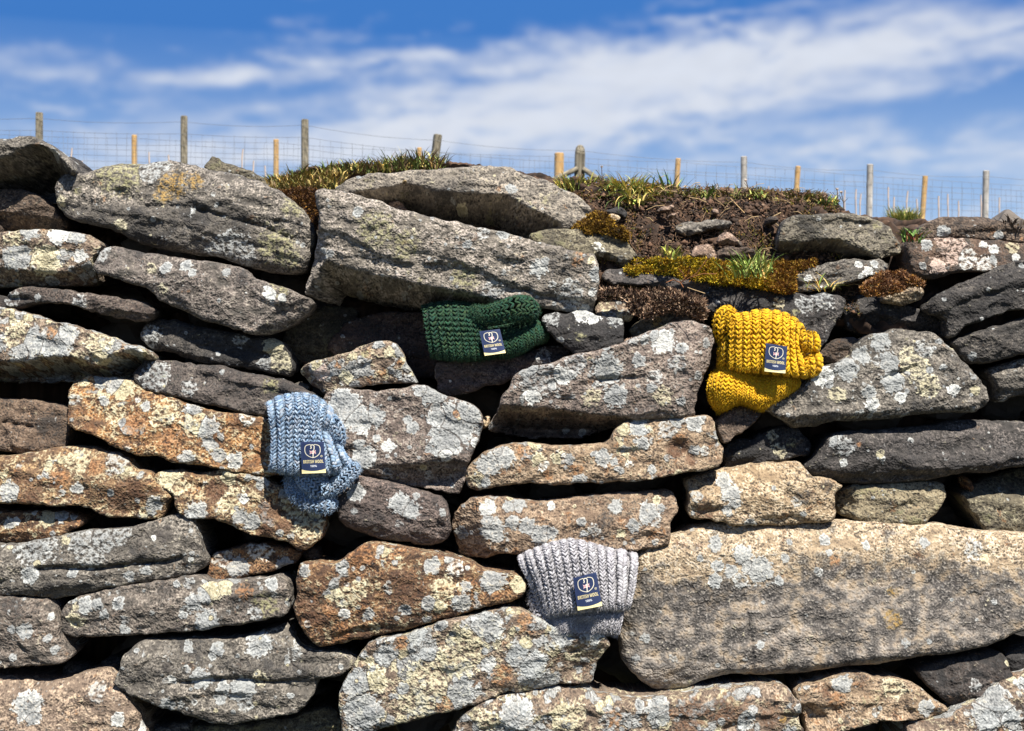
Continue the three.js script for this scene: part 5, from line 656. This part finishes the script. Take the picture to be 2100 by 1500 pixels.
const fo = fence('old wire netting fence with weathered grey posts on the hill', -16.8, [[80, 231, 13, M_OLD, 'square'], [377, 238, 12, M_OLD, 'square'], [625, 245, 12.5, M_OLD, 'square'], [898, 276, 14, M_OLD, 'square', .12], [1190, 297, 21, M_OLD, 'dome', .03], [1526, 321, 13, M_PALE, 'round'], [1785, 337, 13, M_PALE, 'round', .02], [2023, 350, 13, M_PALE, 'round', .02]], { wires: [[.09, .04], [.26, .02], [.42, .02], [.58, .01], [.75, .01], [.92, .01]], net: [.26, 1.0], end: [.06, -.1] });
{ const z = -16.75, p0 = [fo.position.x, fo.position.y, fo.position.z]; for (const [a, b] of [[[1196, 346], [1262, 392]], [[1184, 346], [1100, 386]]]) post(fo, 'brace', p0, P(...a, z + .02), P(...b, z + .25), .075, M_OLD, 'round'); }
fence('new wire fence with golden timber posts behind the old fence', -18.6, [[275, 277, 11, M_NEW, 'round'], [566, 286, 11, M_NEW, 'round'], [860, 303, 10.5, M_NEW, 'round'], [1147, 314, 20, M_NEW, 'round', .01], [1391, 325, 11, M_NEW, 'round', .06], [1637, 341, 11, M_NEW, 'round', .07], [1898, 361, 11, M_NEW, 'round', .07]], { wires: [[.06, .02], [.24, .01], [.42, .01]], net: [.06, .9], end: [.08, -.12] });
{ // pale dead stems standing in the rough pasture
  srand(66); const so = new Soup(); const L = [[147, 304], [168, 330], [305, 312], [345, 318], [498, 306], [520, 330], [543, 340], [1470, 378], [1576, 382], [1583, 388], [1620, 392], [1668, 395], [1680, 398], [1718, 392], [1733, 390], [1756, 388], [1766, 398], [1822, 384], [1834, 404], [1862, 392], [1880, 408], [1925, 402], [1944, 398], [1966, 412], [2012, 400], [2050, 405]];
  for (const [px, py] of L) { const z = -10 + rr(-1, 1), t = P(px, py, z), gy = hillY(t[0], z); stick(so, [[t[0] + rr(-.02, .02), Math.min(gy, t[1] - .2) - .05, z], [t[0] + rr(-.01, .01), t[1] - .1, z], t], .008, rgb(206, 186, 170)); }
  const m = mesh('dead_stems', so.geo(), vmat(1)); tag(m, 'pale dead stems standing in the pasture behind the wall', 'dead stems', null, 'stuff');
}
// ---------------------------------------------------------------- knitted hats
const V = (a) => new THREE.Vector3(...a);
function netSurf(net, zb) {                                          // Catmull-Rom patch through rows of [px, py, z]
  const G = net.map((row) => row.map(([x, y, z]) => P(x, y, zb + z))), nr = G.length, nc = G[0].length;
  const cr = (a, b, c, d, t) => 0.5 * (2 * b + (c - a) * t + (2 * a - 5 * b + 4 * c - d) * t * t + (3 * b - a - 3 * c + d) * t * t * t);
  return (u, v) => {
    u = clamp(u, 0, 1) * (nc - 1); v = clamp(v, 0, 1) * (nr - 1); const i = Math.min(nc - 2, Math.floor(u)), j = Math.min(nr - 2, Math.floor(v)), s = u - i, t = v - j, o = [0, 0, 0];
    const at = (r, c, k) => G[clamp(r, 0, nr - 1)][clamp(c, 0, nc - 1)][k];
    for (let k = 0; k < 3; k++) { const q = []; for (let r = -1; r <= 2; r++) q.push(cr(at(j + r, i - 1, k), at(j + r, i, k), at(j + r, i + 1, k), at(j + r, i + 2, k), s)); o[k] = cr(q[0], q[1], q[2], q[3], t); }
    return o;
  };
}
function rollSurf(path, zb, R) {                                     // a rolled edge: u around, v along
  const c = new THREE.CatmullRomCurve3(path.map(([x, y, z]) => V(P(x, y, zb + z))));
  return (u, v) => { const p = c.getPoint(clamp(v, 0, 1)), d = c.getTangent(clamp(v, 0, 1)), n = new THREE.Vector3(0, 0, 1).addScaledVector(d, -d.z).normalize(), b = d.clone().cross(n), a = (0.5 - u) * 5.2 , r = (typeof R === 'function' ? R(v) : R) * Math.sqrt(Math.max(.02, 1 - Math.pow(Math.abs(2 * v - 1), 6))); return [p.x + (n.x * Math.cos(a) + b.x * Math.sin(a)) * r, p.y + (n.y * Math.cos(a) + b.y * Math.sin(a)) * r, p.z + (n.z * Math.cos(a) + b.z * Math.sin(a)) * r]; };
}
function knit(so, Sf, cols, rows, yarn, o = {}) {
  const rib = o.rib, e = 0.004; let flip = 1;
  const frame = (u, v) => { const p = V(Sf(u, v)), a = V(Sf(Math.min(1, u + e), v)).sub(V(Sf(Math.max(0, u - e), v))).multiplyScalar(1 / (Math.min(1, u + e) - Math.max(0, u - e))), b = V(Sf(u, Math.min(1, v + e))).sub(V(Sf(u, Math.max(0, v - e)))).multiplyScalar(1 / (Math.min(1, v + e) - Math.max(0, v - e))); const n = b.clone().cross(a).normalize(); return { p, a, b, n }; };
  const pick = () => { const c = yarn[Math.floor(rnd() * yarn.length)], j = rr(.86, 1.12); return rgb(c[0] * j, c[1] * j, c[2] * j); };
  // lining sheet under the stitches
  { const NU = cols * 4, NV = rows * 2, ids = []; const c = pick();
    for (let j = 0; j <= NV; j++) for (let i = 0; i <= NU; i++) { const { p, n, a } = frame(i / NU, j / NV), w = a.length() / cols, ph = Math.cos(i / 4 * 2 * Math.PI), q = p.addScaledVector(n, rib ? -w * .13 * (1 + ph) - w * .06 : -w * .12); ids.push(so.v(q.x, q.y, q.z, c)); }
    for (let j = 0; j < NV; j++) for (let i = 0; i < NU; i++) { const a = j * (NU + 1) + i; so.t(a, a + NU + 1, a + 1); so.t(a + 1, a + NU + 1, a + NU + 2); } }
  const limb = (c, d, n, L, w, h) => {                               // one leg of a stitch, a twisted two-ply bead of yarn
    const s = d.clone().cross(n).normalize(), nn = s.clone().cross(d).normalize(), NA = 8, NL = 7, ids = [], col = pick(), col2 = pick(), ph = rr(0, 6);
    for (let j = 0; j <= NL; j++) { const t = j / NL * 2 - 1, r = Math.pow(1 - Math.pow(Math.abs(t), 2.6), .55) * .96 + .04, along = t * L * .5, sag = -h * .35 * t * t;
      for (let i = 0; i < NA; i++) { const a = i / NA * 6.283, tw = 1 + .2 * Math.cos(2 * a + t * 5 + ph), x = c.x + d.x * along + (s.x * Math.cos(a) * w + nn.x * (Math.sin(a) * h + sag)) * (r * tw), y = c.y + d.y * along + (s.y * Math.cos(a) * w + nn.y * (Math.sin(a) * h + sag)) * (r * tw), z = c.z + d.z * along + (s.z * Math.cos(a) * w + nn.z * (Math.sin(a) * h + sag)) * (r * tw); ids.push(so.v(x, y, z, Math.cos(2 * a + t * 5 + ph) > 0 ? col : col2)); } }
    for (let j = 0; j < NL; j++) for (let i = 0; i < NA; i++) { const a = j * NA + i, b = j * NA + (i + 1) % NA; so.t(ids[a], ids[b], ids[b + NA]); so.t(ids[a], ids[b + NA], ids[a + NA]); }
  };
  for (let c = 0; c < cols; c++) for (let r = 0; r < rows; r++) {
    const u = (c + .5 + rr(-.03, .03) + .08 * n2(r / 5 + c * 3.3, c)) / cols, v = (r + .5 + rr(-.12, .12)) / rows, { p, a, b, n } = frame(u, v), cw = a.length() / cols, rh = b.length() / rows, ad = a.clone().normalize(), bd = b.clone().normalize();
    if (cw < .0015 || rh < .001) continue;
    const k = rib ? .165 : .245, th = (o.slant ?? .62) + rr(-.09, .09), w = cw * (rib ? .135 : .165), h = w * 1.15;
    for (const s of [-1, 1]) { const d = bd.clone().multiplyScalar(Math.cos(th)).addScaledVector(ad, -s * Math.sin(th)).addScaledVector(n, .16).normalize(); limb(p.clone().addScaledVector(ad, s * cw * k + rr(-.02, .02) * cw).addScaledVector(n, rib ? cw * .12 : cw * .04), d, n, rib ? Math.min(rh * 2.4, cw * .76) : Math.min(rh * 1.9, cw * .95), w * rr(.9, 1.12), h); }
    if (rib && c < cols - 1) { const f = frame((c + 1) / cols, v); limb(f.p.clone().addScaledVector(f.n, -cw * .2), ad, f.n, cw * .44, rh * .36, rh * .34); }
  }
  // stray fibres
  const hairs = (o.hair ?? 500) * 4; for (let k = 0; k < hairs; k++) { const { p, n } = frame(rr(.02, .98), rr(.02, .98)), d = n.clone().multiplyScalar(rr(.3, 1)).add(new THREE.Vector3(rr(-1, 1), rr(-1, 1), rr(-.4, .6))).normalize(), L = rr(.003, .009), c = pick(), q = p.addScaledVector(n, .002), m = q.clone().addScaledVector(d, L * .5), t = q.clone().addScaledVector(d, L * .9).add(new THREE.Vector3(rr(-.003, .003), rr(-.004, .002), 0)), w = .00024; const i0 = so.v(q.x - w, q.y, q.z, c), i1 = so.v(q.x + w, q.y + w, q.z, c), i2 = so.v(m.x + w, m.y - w, m.z, c), i3 = so.v(m.x - w, m.y + w, m.z, c), i4 = so.v(t.x, t.y, t.z, c); so.t(i0, i1, i2); so.t(i0, i2, i3); so.t(i3, i2, i4); }
}
const woolMat = new THREE.MeshPhysicalMaterial({ vertexColors: true, roughness: 1, sheen: .25, sheenRoughness: .8, sheenColor: new THREE.Color(.5, .5, .5) });
// woven label: navy field, cream lower band, shepherd's crook in a shield outline, words
const labelTex = (() => {
  const c = document.createElement('canvas'); c.width = 512; c.height = 704; const x = c.getContext('2d');
  x.fillStyle = '#15274d'; x.fillRect(0, 0, 512, 704);
  x.fillStyle = '#d6ca96'; x.beginPath(); x.moveTo(0, 612); x.quadraticCurveTo(256, 700, 512, 612); x.lineTo(512, 704); x.lineTo(0, 704); x.closePath(); x.fill();
  x.strokeStyle = '#d8d2ba'; x.lineWidth = 15; x.lineCap = 'round'; x.lineJoin = 'round';
  x.beginPath(); x.moveTo(212, 62); x.bezierCurveTo(140, 62, 100, 84, 92, 120); x.bezierCurveTo(78, 190, 84, 250, 130, 296); x.bezierCurveTo(180, 336, 220, 350, 256, 356); x.bezierCurveTo(300, 350, 340, 330, 376, 296); x.bezierCurveTo(424, 246, 430, 190, 414, 120); x.bezierCurveTo(404, 84, 360, 64, 296, 62); x.stroke();
  // small flag behind the crook
  x.save(); x.translate(256, 232); x.rotate(-.04); x.fillStyle = '#d8ccca'; x.beginPath(); x.moveTo(-70, -48); x.lineTo(-30, -22); x.lineTo(0, -40); x.lineTo(30, -22); x.lineTo(70, -48); x.lineTo(58, 0); x.lineTo(70, 50); x.lineTo(34, 26); x.lineTo(0, 46); x.lineTo(-34, 26); x.lineTo(-70, 50); x.lineTo(-58, 0); x.closePath(); x.fill(); x.strokeStyle = '#b4525e'; x.lineWidth = 14; x.lineCap = 'butt'; x.beginPath(); x.moveTo(-64, 0); x.lineTo(64, 0); x.stroke(); x.lineWidth = 8; for (const [a, b] of [[-62, -38], [62, -38], [-62, 40], [62, 40]]) { x.beginPath(); x.moveTo(a * .35, b * .35); x.lineTo(a, b); x.stroke(); } x.restore();
  x.strokeStyle = '#dcd6c2'; x.lineWidth = 19; x.lineCap = 'round'; x.beginPath(); x.moveTo(212, 152); x.quadraticCurveTo(236, 140, 224, 116); x.bezierCurveTo(208, 70, 250, 58, 276, 76); x.bezierCurveTo(304, 96, 290, 140, 284, 176); x.quadraticCurveTo(262, 260, 256, 350); x.stroke();
  x.strokeStyle = '#d9cfa0'; x.lineWidth = 6; x.beginPath(); x.arc(440, 326, 20, 0, 7); x.stroke(); x.fillStyle = '#d9cfa0'; x.font = 'bold 27px sans-serif'; x.textAlign = 'center'; x.fillText('R', 440, 336);
  x.fillStyle = '#d6c792'; x.font = 'bold 84px sans-serif'; x.save(); x.translate(256, 478); x.scale(.74, 1.2); x.fillText('BRITISH WOOL', 0, 0); x.restore();
  x.fillStyle = '#d2d4d6'; x.font = 'bold 66px sans-serif'; x.save(); x.translate(256, 566); x.scale(.86, 1); x.fillText('100%', 0, 0); x.restore();
  const im = x.getImageData(0, 0, 512, 704), d = im.data; for (let j = 0; j < 704; j++) for (let i = 0; i < 512; i++) { const o = (j * 512 + i) * 4, k = 1 + .16 * (((i >> 2) + (j >> 2)) % 2 - .5) + .22 * (hash2(i >> 2, j >> 2) - .5); for (let q = 0; q < 3; q++) d[o + q] = clamp(d[o + q] * k + (hash2((i >> 2) + 9, j >> 2) - .5) * 10, 0, 255); } x.putImageData(im, 0, 0);
  const t = new THREE.CanvasTexture(c); t.colorSpace = THREE.SRGBColorSpace; t.anisotropy = 8; return t;
})();
const labelMat = new THREE.MeshStandardMaterial({ map: labelTex, roughness: .75, side: THREE.DoubleSide });
function fabricLabel(parent, off, q, z, bow) {                       // corners tl, tr, br, bl in pixels; thin cloth with depth
  const NU = 10, NV = 12, pos = [], uv = [], idx = [], th = .0012;
  for (const back of [0, 1]) for (let j = 0; j <= NV; j++) for (let i = 0; i <= NU; i++) { const u = i / NU, v = j / NV, bx = (k) => lerp(lerp(q[0][k], q[1][k], u), lerp(q[3][k], q[2][k], u), v), zz = z + bow[0] * Math.sin(Math.PI * u) + bow[1] * (v - .5) + .0022 * Math.sin(u * 5 + v * 3) - back * th, p = P(bx(0), bx(1), zz); pos.push(p[0] - off[0], p[1] - off[1], p[2] - off[2]); uv.push(u, 1 - v); }
  const n = (NU + 1) * (NV + 1), id = (b, i, j) => b * n + j * (NU + 1) + i;
  for (let j = 0; j < NV; j++) for (let i = 0; i < NU; i++) { idx.push(id(0, i, j), id(0, i, j + 1), id(0, i + 1, j), id(0, i + 1, j), id(0, i, j + 1), id(0, i + 1, j + 1)); idx.push(id(1, i, j), id(1, i + 1, j), id(1, i, j + 1), id(1, i + 1, j), id(1, i + 1, j + 1), id(1, i, j + 1)); }
  for (let i = 0; i < NU; i++) for (const j of [0, NV]) idx.push(id(0, i, j), id(0, i + 1, j), id(1, i, j), id(0, i + 1, j), id(1, i + 1, j), id(1, i, j));
  for (let j = 0; j < NV; j++) for (const i of [0, NU]) idx.push(id(0, i, j), id(0, i, j + 1), id(1, i, j), id(0, i, j + 1), id(1, i, j + 1), id(1, i, j));
  const g = new THREE.BufferGeometry(); g.setAttribute('position', new THREE.BufferAttribute(new Float32Array(pos), 3)); g.setAttribute('uv', new THREE.BufferAttribute(new Float32Array(uv), 2)); g.setIndex(idx); g.computeVertexNormals();
  const m = mesh('fabric_label', g, labelMat, parent); m.userData.label = 'navy woven label with cream emblem, words and lower band'; return m;
}
function hat(label, at, yarn, parts, lab, seed) {
  const g = base('knitted_hat', at); srand(seed);
  for (const [name, list] of parts) { const so = new Soup(); for (const [sf, c, r, o] of list) knit(so, sf, c, r, yarn, o); mesh(name, so.geo(at), woolMat, g); }
  fabricLabel(g, at, ...lab); tag(g, label, 'knitted hat'); return g;
}
const YEL = [[228, 178, 18], [232, 186, 26], [220, 168, 10], [236, 190, 40], [212, 156, 10]];
const BLU = [[132, 158, 184], [150, 172, 194], [118, 146, 174], [178, 192, 206], [138, 162, 186], [106, 132, 160], [160, 164, 171], [156, 178, 199]];
const GRN = [[28, 68, 44], [24, 60, 40], [34, 78, 52], [22, 72, 58], [52, 76, 42], [26, 64, 42], [28, 68, 46], [30, 70, 48], [56, 78, 46]];
const GRY = [[178, 176, 178], [164, 162, 166], [192, 190, 192], [150, 148, 153], [202, 200, 202], [172, 169, 172]];
{ // mustard
  const zb = 0.05 + bz(740);
  hat('mustard yellow chunky knitted hat stuffed between dark stones', P(1560, 830, zb), YEL, [
    ['folded_brim', [[netSurf([
      [[1486, 642, -.06], [1515, 648, -.05], [1560, 642, -.05], [1602, 645, -.05], [1640, 665, -.06], [1658, 690, -.06]],
      [[1492, 646, .0], [1520, 647, .015], [1560, 641, .02], [1602, 645, .02], [1634, 663, .01], [1648, 690, -.01]],
      [[1496, 668, .03], [1524, 668, .05], [1560, 666, .055], [1602, 668, .055], [1630, 684, .04], [1640, 705, .01]],
      [[1496, 710, .035], [1524, 712, .055], [1560, 712, .065], [1602, 714, .065], [1632, 722, .05], [1650, 732, .02]],
      [[1496, 744, .035], [1524, 750, .055], [1560, 752, .065], [1602, 755, .065], [1638, 760, .055], [1668, 762, .02]],
      [[1496, 755, .02], [1524, 760, .04], [1560, 762, .045], [1602, 766, .045], [1640, 770, .035], [1670, 770, .0]],
      [[1496, 754, -.03], [1524, 760, -.01], [1560, 762, .0], [1602, 766, .0], [1640, 768, -.01], [1668, 768, -.04]]], zb), 10, 27, { rib: true, hair: 900 }],
      [netSurf([[[1634, 690, -.02], [1645, 680, .02], [1662, 680, .03], [1674, 688, .01]], [[1632, 705, .0], [1645, 696, .045], [1664, 696, .05], [1676, 702, .01]], [[1634, 720, -.01], [1648, 716, .035], [1664, 714, .04], [1674, 716, .0]], [[1640, 726, -.04], [1650, 724, -.01], [1664, 722, -.01], [1672, 720, -.04]]], zb), 4, 7, { rib: true, hair: 200 }],
      [netSurf([[[1634, 722, .0], [1648, 730, .015], [1664, 728, .02], [1676, 724, -.01]], [[1634, 738, .035], [1650, 742, .045], [1668, 742, .045], [1680, 738, .0]], [[1634, 756, .04], [1650, 760, .045], [1668, 764, .04], [1678, 756, .0]], [[1636, 770, .0], [1650, 774, .0], [1666, 772, .0], [1676, 764, -.03]]], zb), 4, 7, { rib: true, hair: 200 }],
      [rollSurf([[1478, 700, -.01], [1475, 670, .01], [1482, 646, .015], [1494, 640, .015], [1502, 660, .02], [1500, 690, .015]], zb, .012), 4, 16, { hair: 200 }],
      [netSurf([[[1476, 660, -.04], [1488, 655, -.02], [1500, 660, .0]], [[1476, 700, -.03], [1486, 700, .01], [1500, 705, .025]], [[1474, 740, -.03], [1484, 742, .01], [1500, 748, .02]], [[1470, 775, -.05], [1482, 770, -.02], [1500, 765, -.01]]], zb), 3, 12, { hair: 100 }]]],
    ['crown', [[netSurf([
      [[1462, 762, -.05], [1490, 748, -.02], [1530, 750, -.01], [1570, 755, -.01], [1610, 760, -.01], [1646, 766, -.03]],
      [[1455, 776, -.03], [1486, 764, .015], [1525, 768, .03], [1565, 775, .015], [1605, 772, .03], [1640, 776, .0]],
      [[1450, 795, -.02], [1482, 790, .035], [1522, 795, .045], [1562, 800, .04], [1604, 792, .045], [1642, 786, .01]],
      [[1452, 820, -.02], [1482, 818, .03], [1522, 812, .045], [1562, 822, .045], [1600, 812, .035], [1638, 796, .005]],
      [[1466, 842, -.03], [1488, 838, .01], [1520, 824, .02], [1560, 838, .02], [1594, 824, .01], [1630, 802, -.02]],
      [[1472, 850, -.07], [1492, 846, -.05], [1520, 832, -.04], [1560, 844, -.04], [1594, 830, -.05], [1624, 806, -.07]]], zb), 19, 17, { slant: .62, hair: 700 }]]],
  ], [[[1571, 704], [1615, 711], [1611, 766], [1568, 762]], zb + .079, [.004, 0]], 11);
}
{ // blue
  const zb = 0.10 + bz(900);
  hat('pale blue chunky knitted hat wedged beside rusty slab', P(630, 1035, zb), BLU, [
    ['folded_brim', [[netSurf([
      [[546, 834, -.06], [576, 822, -.06], [610, 814, -.06], [645, 820, -.07], [670, 842, -.08], [688, 868, -.1]],
      [[546, 832, -.01], [576, 816, .0], [610, 811, .0], [644, 816, -.01], [672, 836, -.02], [691, 866, -.05]],
      [[550, 850, .025], [580, 838, .045], [612, 832, .05], [642, 838, .04], [668, 856, .03], [694, 880, -.02]],
      [[556, 885, .03], [583, 880, .05], [611, 876, .055], [638, 878, .05], [662, 886, .025], [695, 900, -.02]],
      [[556, 920, .03], [583, 922, .05], [612, 922, .06], [642, 924, .055], [674, 926, .045], [704, 928, -.005]],
      [[554, 950, .03], [583, 956, .05], [612, 960, .06], [644, 962, .06], [680, 956, .05], [718, 946, .0]],
      [[552, 962, .01], [583, 968, .03], [612, 972, .04], [644, 974, .04], [682, 968, .03], [724, 956, -.02]],
      [[553, 960, -.04], [583, 966, -.02], [612, 970, -.01], [644, 972, -.01], [682, 966, -.02], [722, 956, -.06]]], zb), 9, 34, { rib: true, hair: 1500 }],
      [rollSurf([[660, 856, .0], [684, 872, .01], [692, 895, .0], [690, 915, -.02]], zb, .016), 6, 12, { hair: 200 }]]],
    ['crown', [
      [rollSurf([[594, 972, -.01], [600, 1000, .0], [612, 1020, .01], [640, 1032, .015], [672, 1038, .01], [686, 1026, -.02]], zb, .016), 7, 20, { hair: 300 }],
      [rollSurf([[620, 968, .0], [636, 985, .02], [650, 998, .02], [664, 1000, .0]], zb, .026), 9, 14, { hair: 300 }],
      [rollSurf([[662, 1014, .0], [684, 1000, .015], [704, 984, .02], [722, 966, .01], [728, 958, -.01]], zb, .0155), 7, 16, { hair: 300 }],
      [netSurf([[[592, 960, -.03], [640, 960, -.03], [700, 955, -.04], [724, 955, -.05]], [[596, 990, -.02], [640, 1005, -.01], [690, 990, -.02], [722, 970, -.04]], [[606, 1018, -.03], [640, 1028, -.03], [676, 1020, -.03], [700, 1000, -.05]]], zb), 12, 10, { hair: 100 }]]],
  ], [[[616, 907], [664, 906], [668, 970], [619, 972]], zb + .076, [.004, -.004]], 22);
}
{ // green
  const zb = 0.03 + bz(680);
  hat('dark green flecked knitted hat tucked under the long tilted slab', P(990, 730, zb), GRN, [
    ['folded_brim', [[netSurf([
      [[864, 632, -.1], [900, 626, -.1], [940, 624, -.1], [975, 630, -.08], [992, 650, -.04]],
      [[864, 630, -.04], [900, 624, -.03], [940, 622, -.03], [972, 630, -.02], [990, 652, .0]],
      [[868, 652, .0], [903, 650, .02], [940, 650, .025], [972, 656, .025], [996, 668, .02]],
      [[874, 686, .01], [908, 690, .035], [945, 691, .04], [978, 692, .04], [1006, 696, .04]],
      [[880, 716, .01], [914, 722, .035], [950, 724, .045], [984, 724, .045], [1014, 722, .042]],
      [[883, 729, -.01], [916, 735, .015], [952, 737, .025], [986, 735, .025], [1016, 731, .025]],
      [[884, 730, -.06], [916, 735, -.03], [952, 737, -.02], [986, 735, -.02], [1016, 731, -.02]]], zb), 10, 24, { rib: true, hair: 900 }],
      [rollSurf([[966, 634, .01], [990, 645, .03], [1022, 642, .04], [1056, 634, .045], [1078, 634, .03], [1090, 650, .0]], zb, (t) => lerp(.017, .027, sstep(.1, .7, t))), 8, 22, { hair: 700 }]]],
    ['crown', [[netSurf([
      [[1000, 672, -.03], [1030, 668, -.03], [1060, 660, -.03], [1088, 652, -.04], [1104, 656, -.06]],
      [[1004, 684, .015], [1034, 682, .015], [1064, 674, .015], [1096, 662, .005], [1118, 674, -.03]],
      [[1008, 704, .035], [1038, 702, .035], [1068, 694, .035], [1100, 680, .02], [1124, 684, -.02]],
      [[1012, 722, .03], [1042, 722, .03], [1072, 712, .03], [1102, 696, .015], [1124, 694, -.03]],
      [[1014, 733, .0], [1044, 735, .0], [1072, 724, .0], [1100, 706, -.01], [1120, 700, -.06]]], zb), 11, 12, { slant: .6, hair: 500 }]]],
  ], [[[983, 680], [1025, 675], [1037, 724], [994, 730]], zb + .06, [.003, .006]], 33);
}
{ // grey
  const zb = 0.10 + bz(1190);
  hat('light grey fuzzy knitted hat pushed in beside the big boulder', P(1190, 1300, zb), GRY, [
    ['folded_brim', [[netSurf([
      [[1064, 1146, -.08], [1096, 1131, -.08], [1132, 1118, -.08], [1172, 1112, -.08], [1215, 1122, -.08], [1258, 1133, -.08], [1306, 1140, -.09]],
      [[1062, 1146, -.02], [1096, 1130, .0], [1133, 1117, .005], [1173, 1111, .01], [1216, 1120, .01], [1258, 1132, .0], [1308, 1142, -.03]],
      [[1068, 1164, .0], [1103, 1148, .03], [1139, 1138, .04], [1176, 1134, .045], [1217, 1140, .045], [1258, 1148, .035], [1308, 1158, .0]],
      [[1084, 1194, .005], [1113, 1182, .035], [1147, 1174, .05], [1183, 1171, .055], [1221, 1173, .055], [1259, 1179, .045], [1304, 1188, .005]],
      [[1098, 1228, .005], [1123, 1220, .035], [1154, 1214, .05], [1189, 1212, .06], [1225, 1210, .06], [1259, 1213, .05], [1299, 1217, .01]],
      [[1114, 1262, .005], [1131, 1254, .03], [1158, 1248, .05], [1193, 1244, .06], [1227, 1240, .06], [1259, 1240, .05], [1293, 1240, .01]],
      [[1122, 1276, -.01], [1136, 1266, .01], [1160, 1259, .03], [1195, 1254, .04], [1228, 1250, .04], [1259, 1249, .03], [1290, 1247, -.01]],
      [[1122, 1278, -.06], [1138, 1266, -.04], [1162, 1258, -.02], [1196, 1253, -.01], [1228, 1249, -.01], [1259, 1248, -.02], [1288, 1246, -.05]]], zb), 13, 32, { rib: true, hair: 2200 }],
      [rollSurf([[1092, 1205, -.02], [1100, 1240, -.01], [1116, 1274, .0], [1130, 1288, -.01]], zb, .013), 5, 14, { hair: 200 }]]],
    ['crown', [[netSurf([
      [[1124, 1258, -.03], [1156, 1254, -.02], [1195, 1250, -.02], [1236, 1246, -.02], [1282, 1244, -.04]],
      [[1126, 1270, .0], [1158, 1266, .025], [1195, 1264, .03], [1237, 1261, .03], [1280, 1258, .0]],
      [[1130, 1284, .01], [1160, 1282, .035], [1196, 1280, .02], [1236, 1280, .035], [1276, 1278, .01]],
      [[1136, 1294, .0], [1160, 1297, .025], [1192, 1300, .025], [1232, 1296, .02], [1270, 1300, .0]],
      [[1138, 1296, -.05], [1162, 1300, -.03], [1192, 1304, -.02], [1232, 1299, -.03], [1268, 1302, -.05]]], zb), 16, 12, { slant: .6, hair: 900 }]]],
  ], [[[1175, 1186], [1223, 1174], [1235, 1243], [1185, 1253]], zb + .074, [.004, 0]], 44);
}
renderer.render(scene, camera);
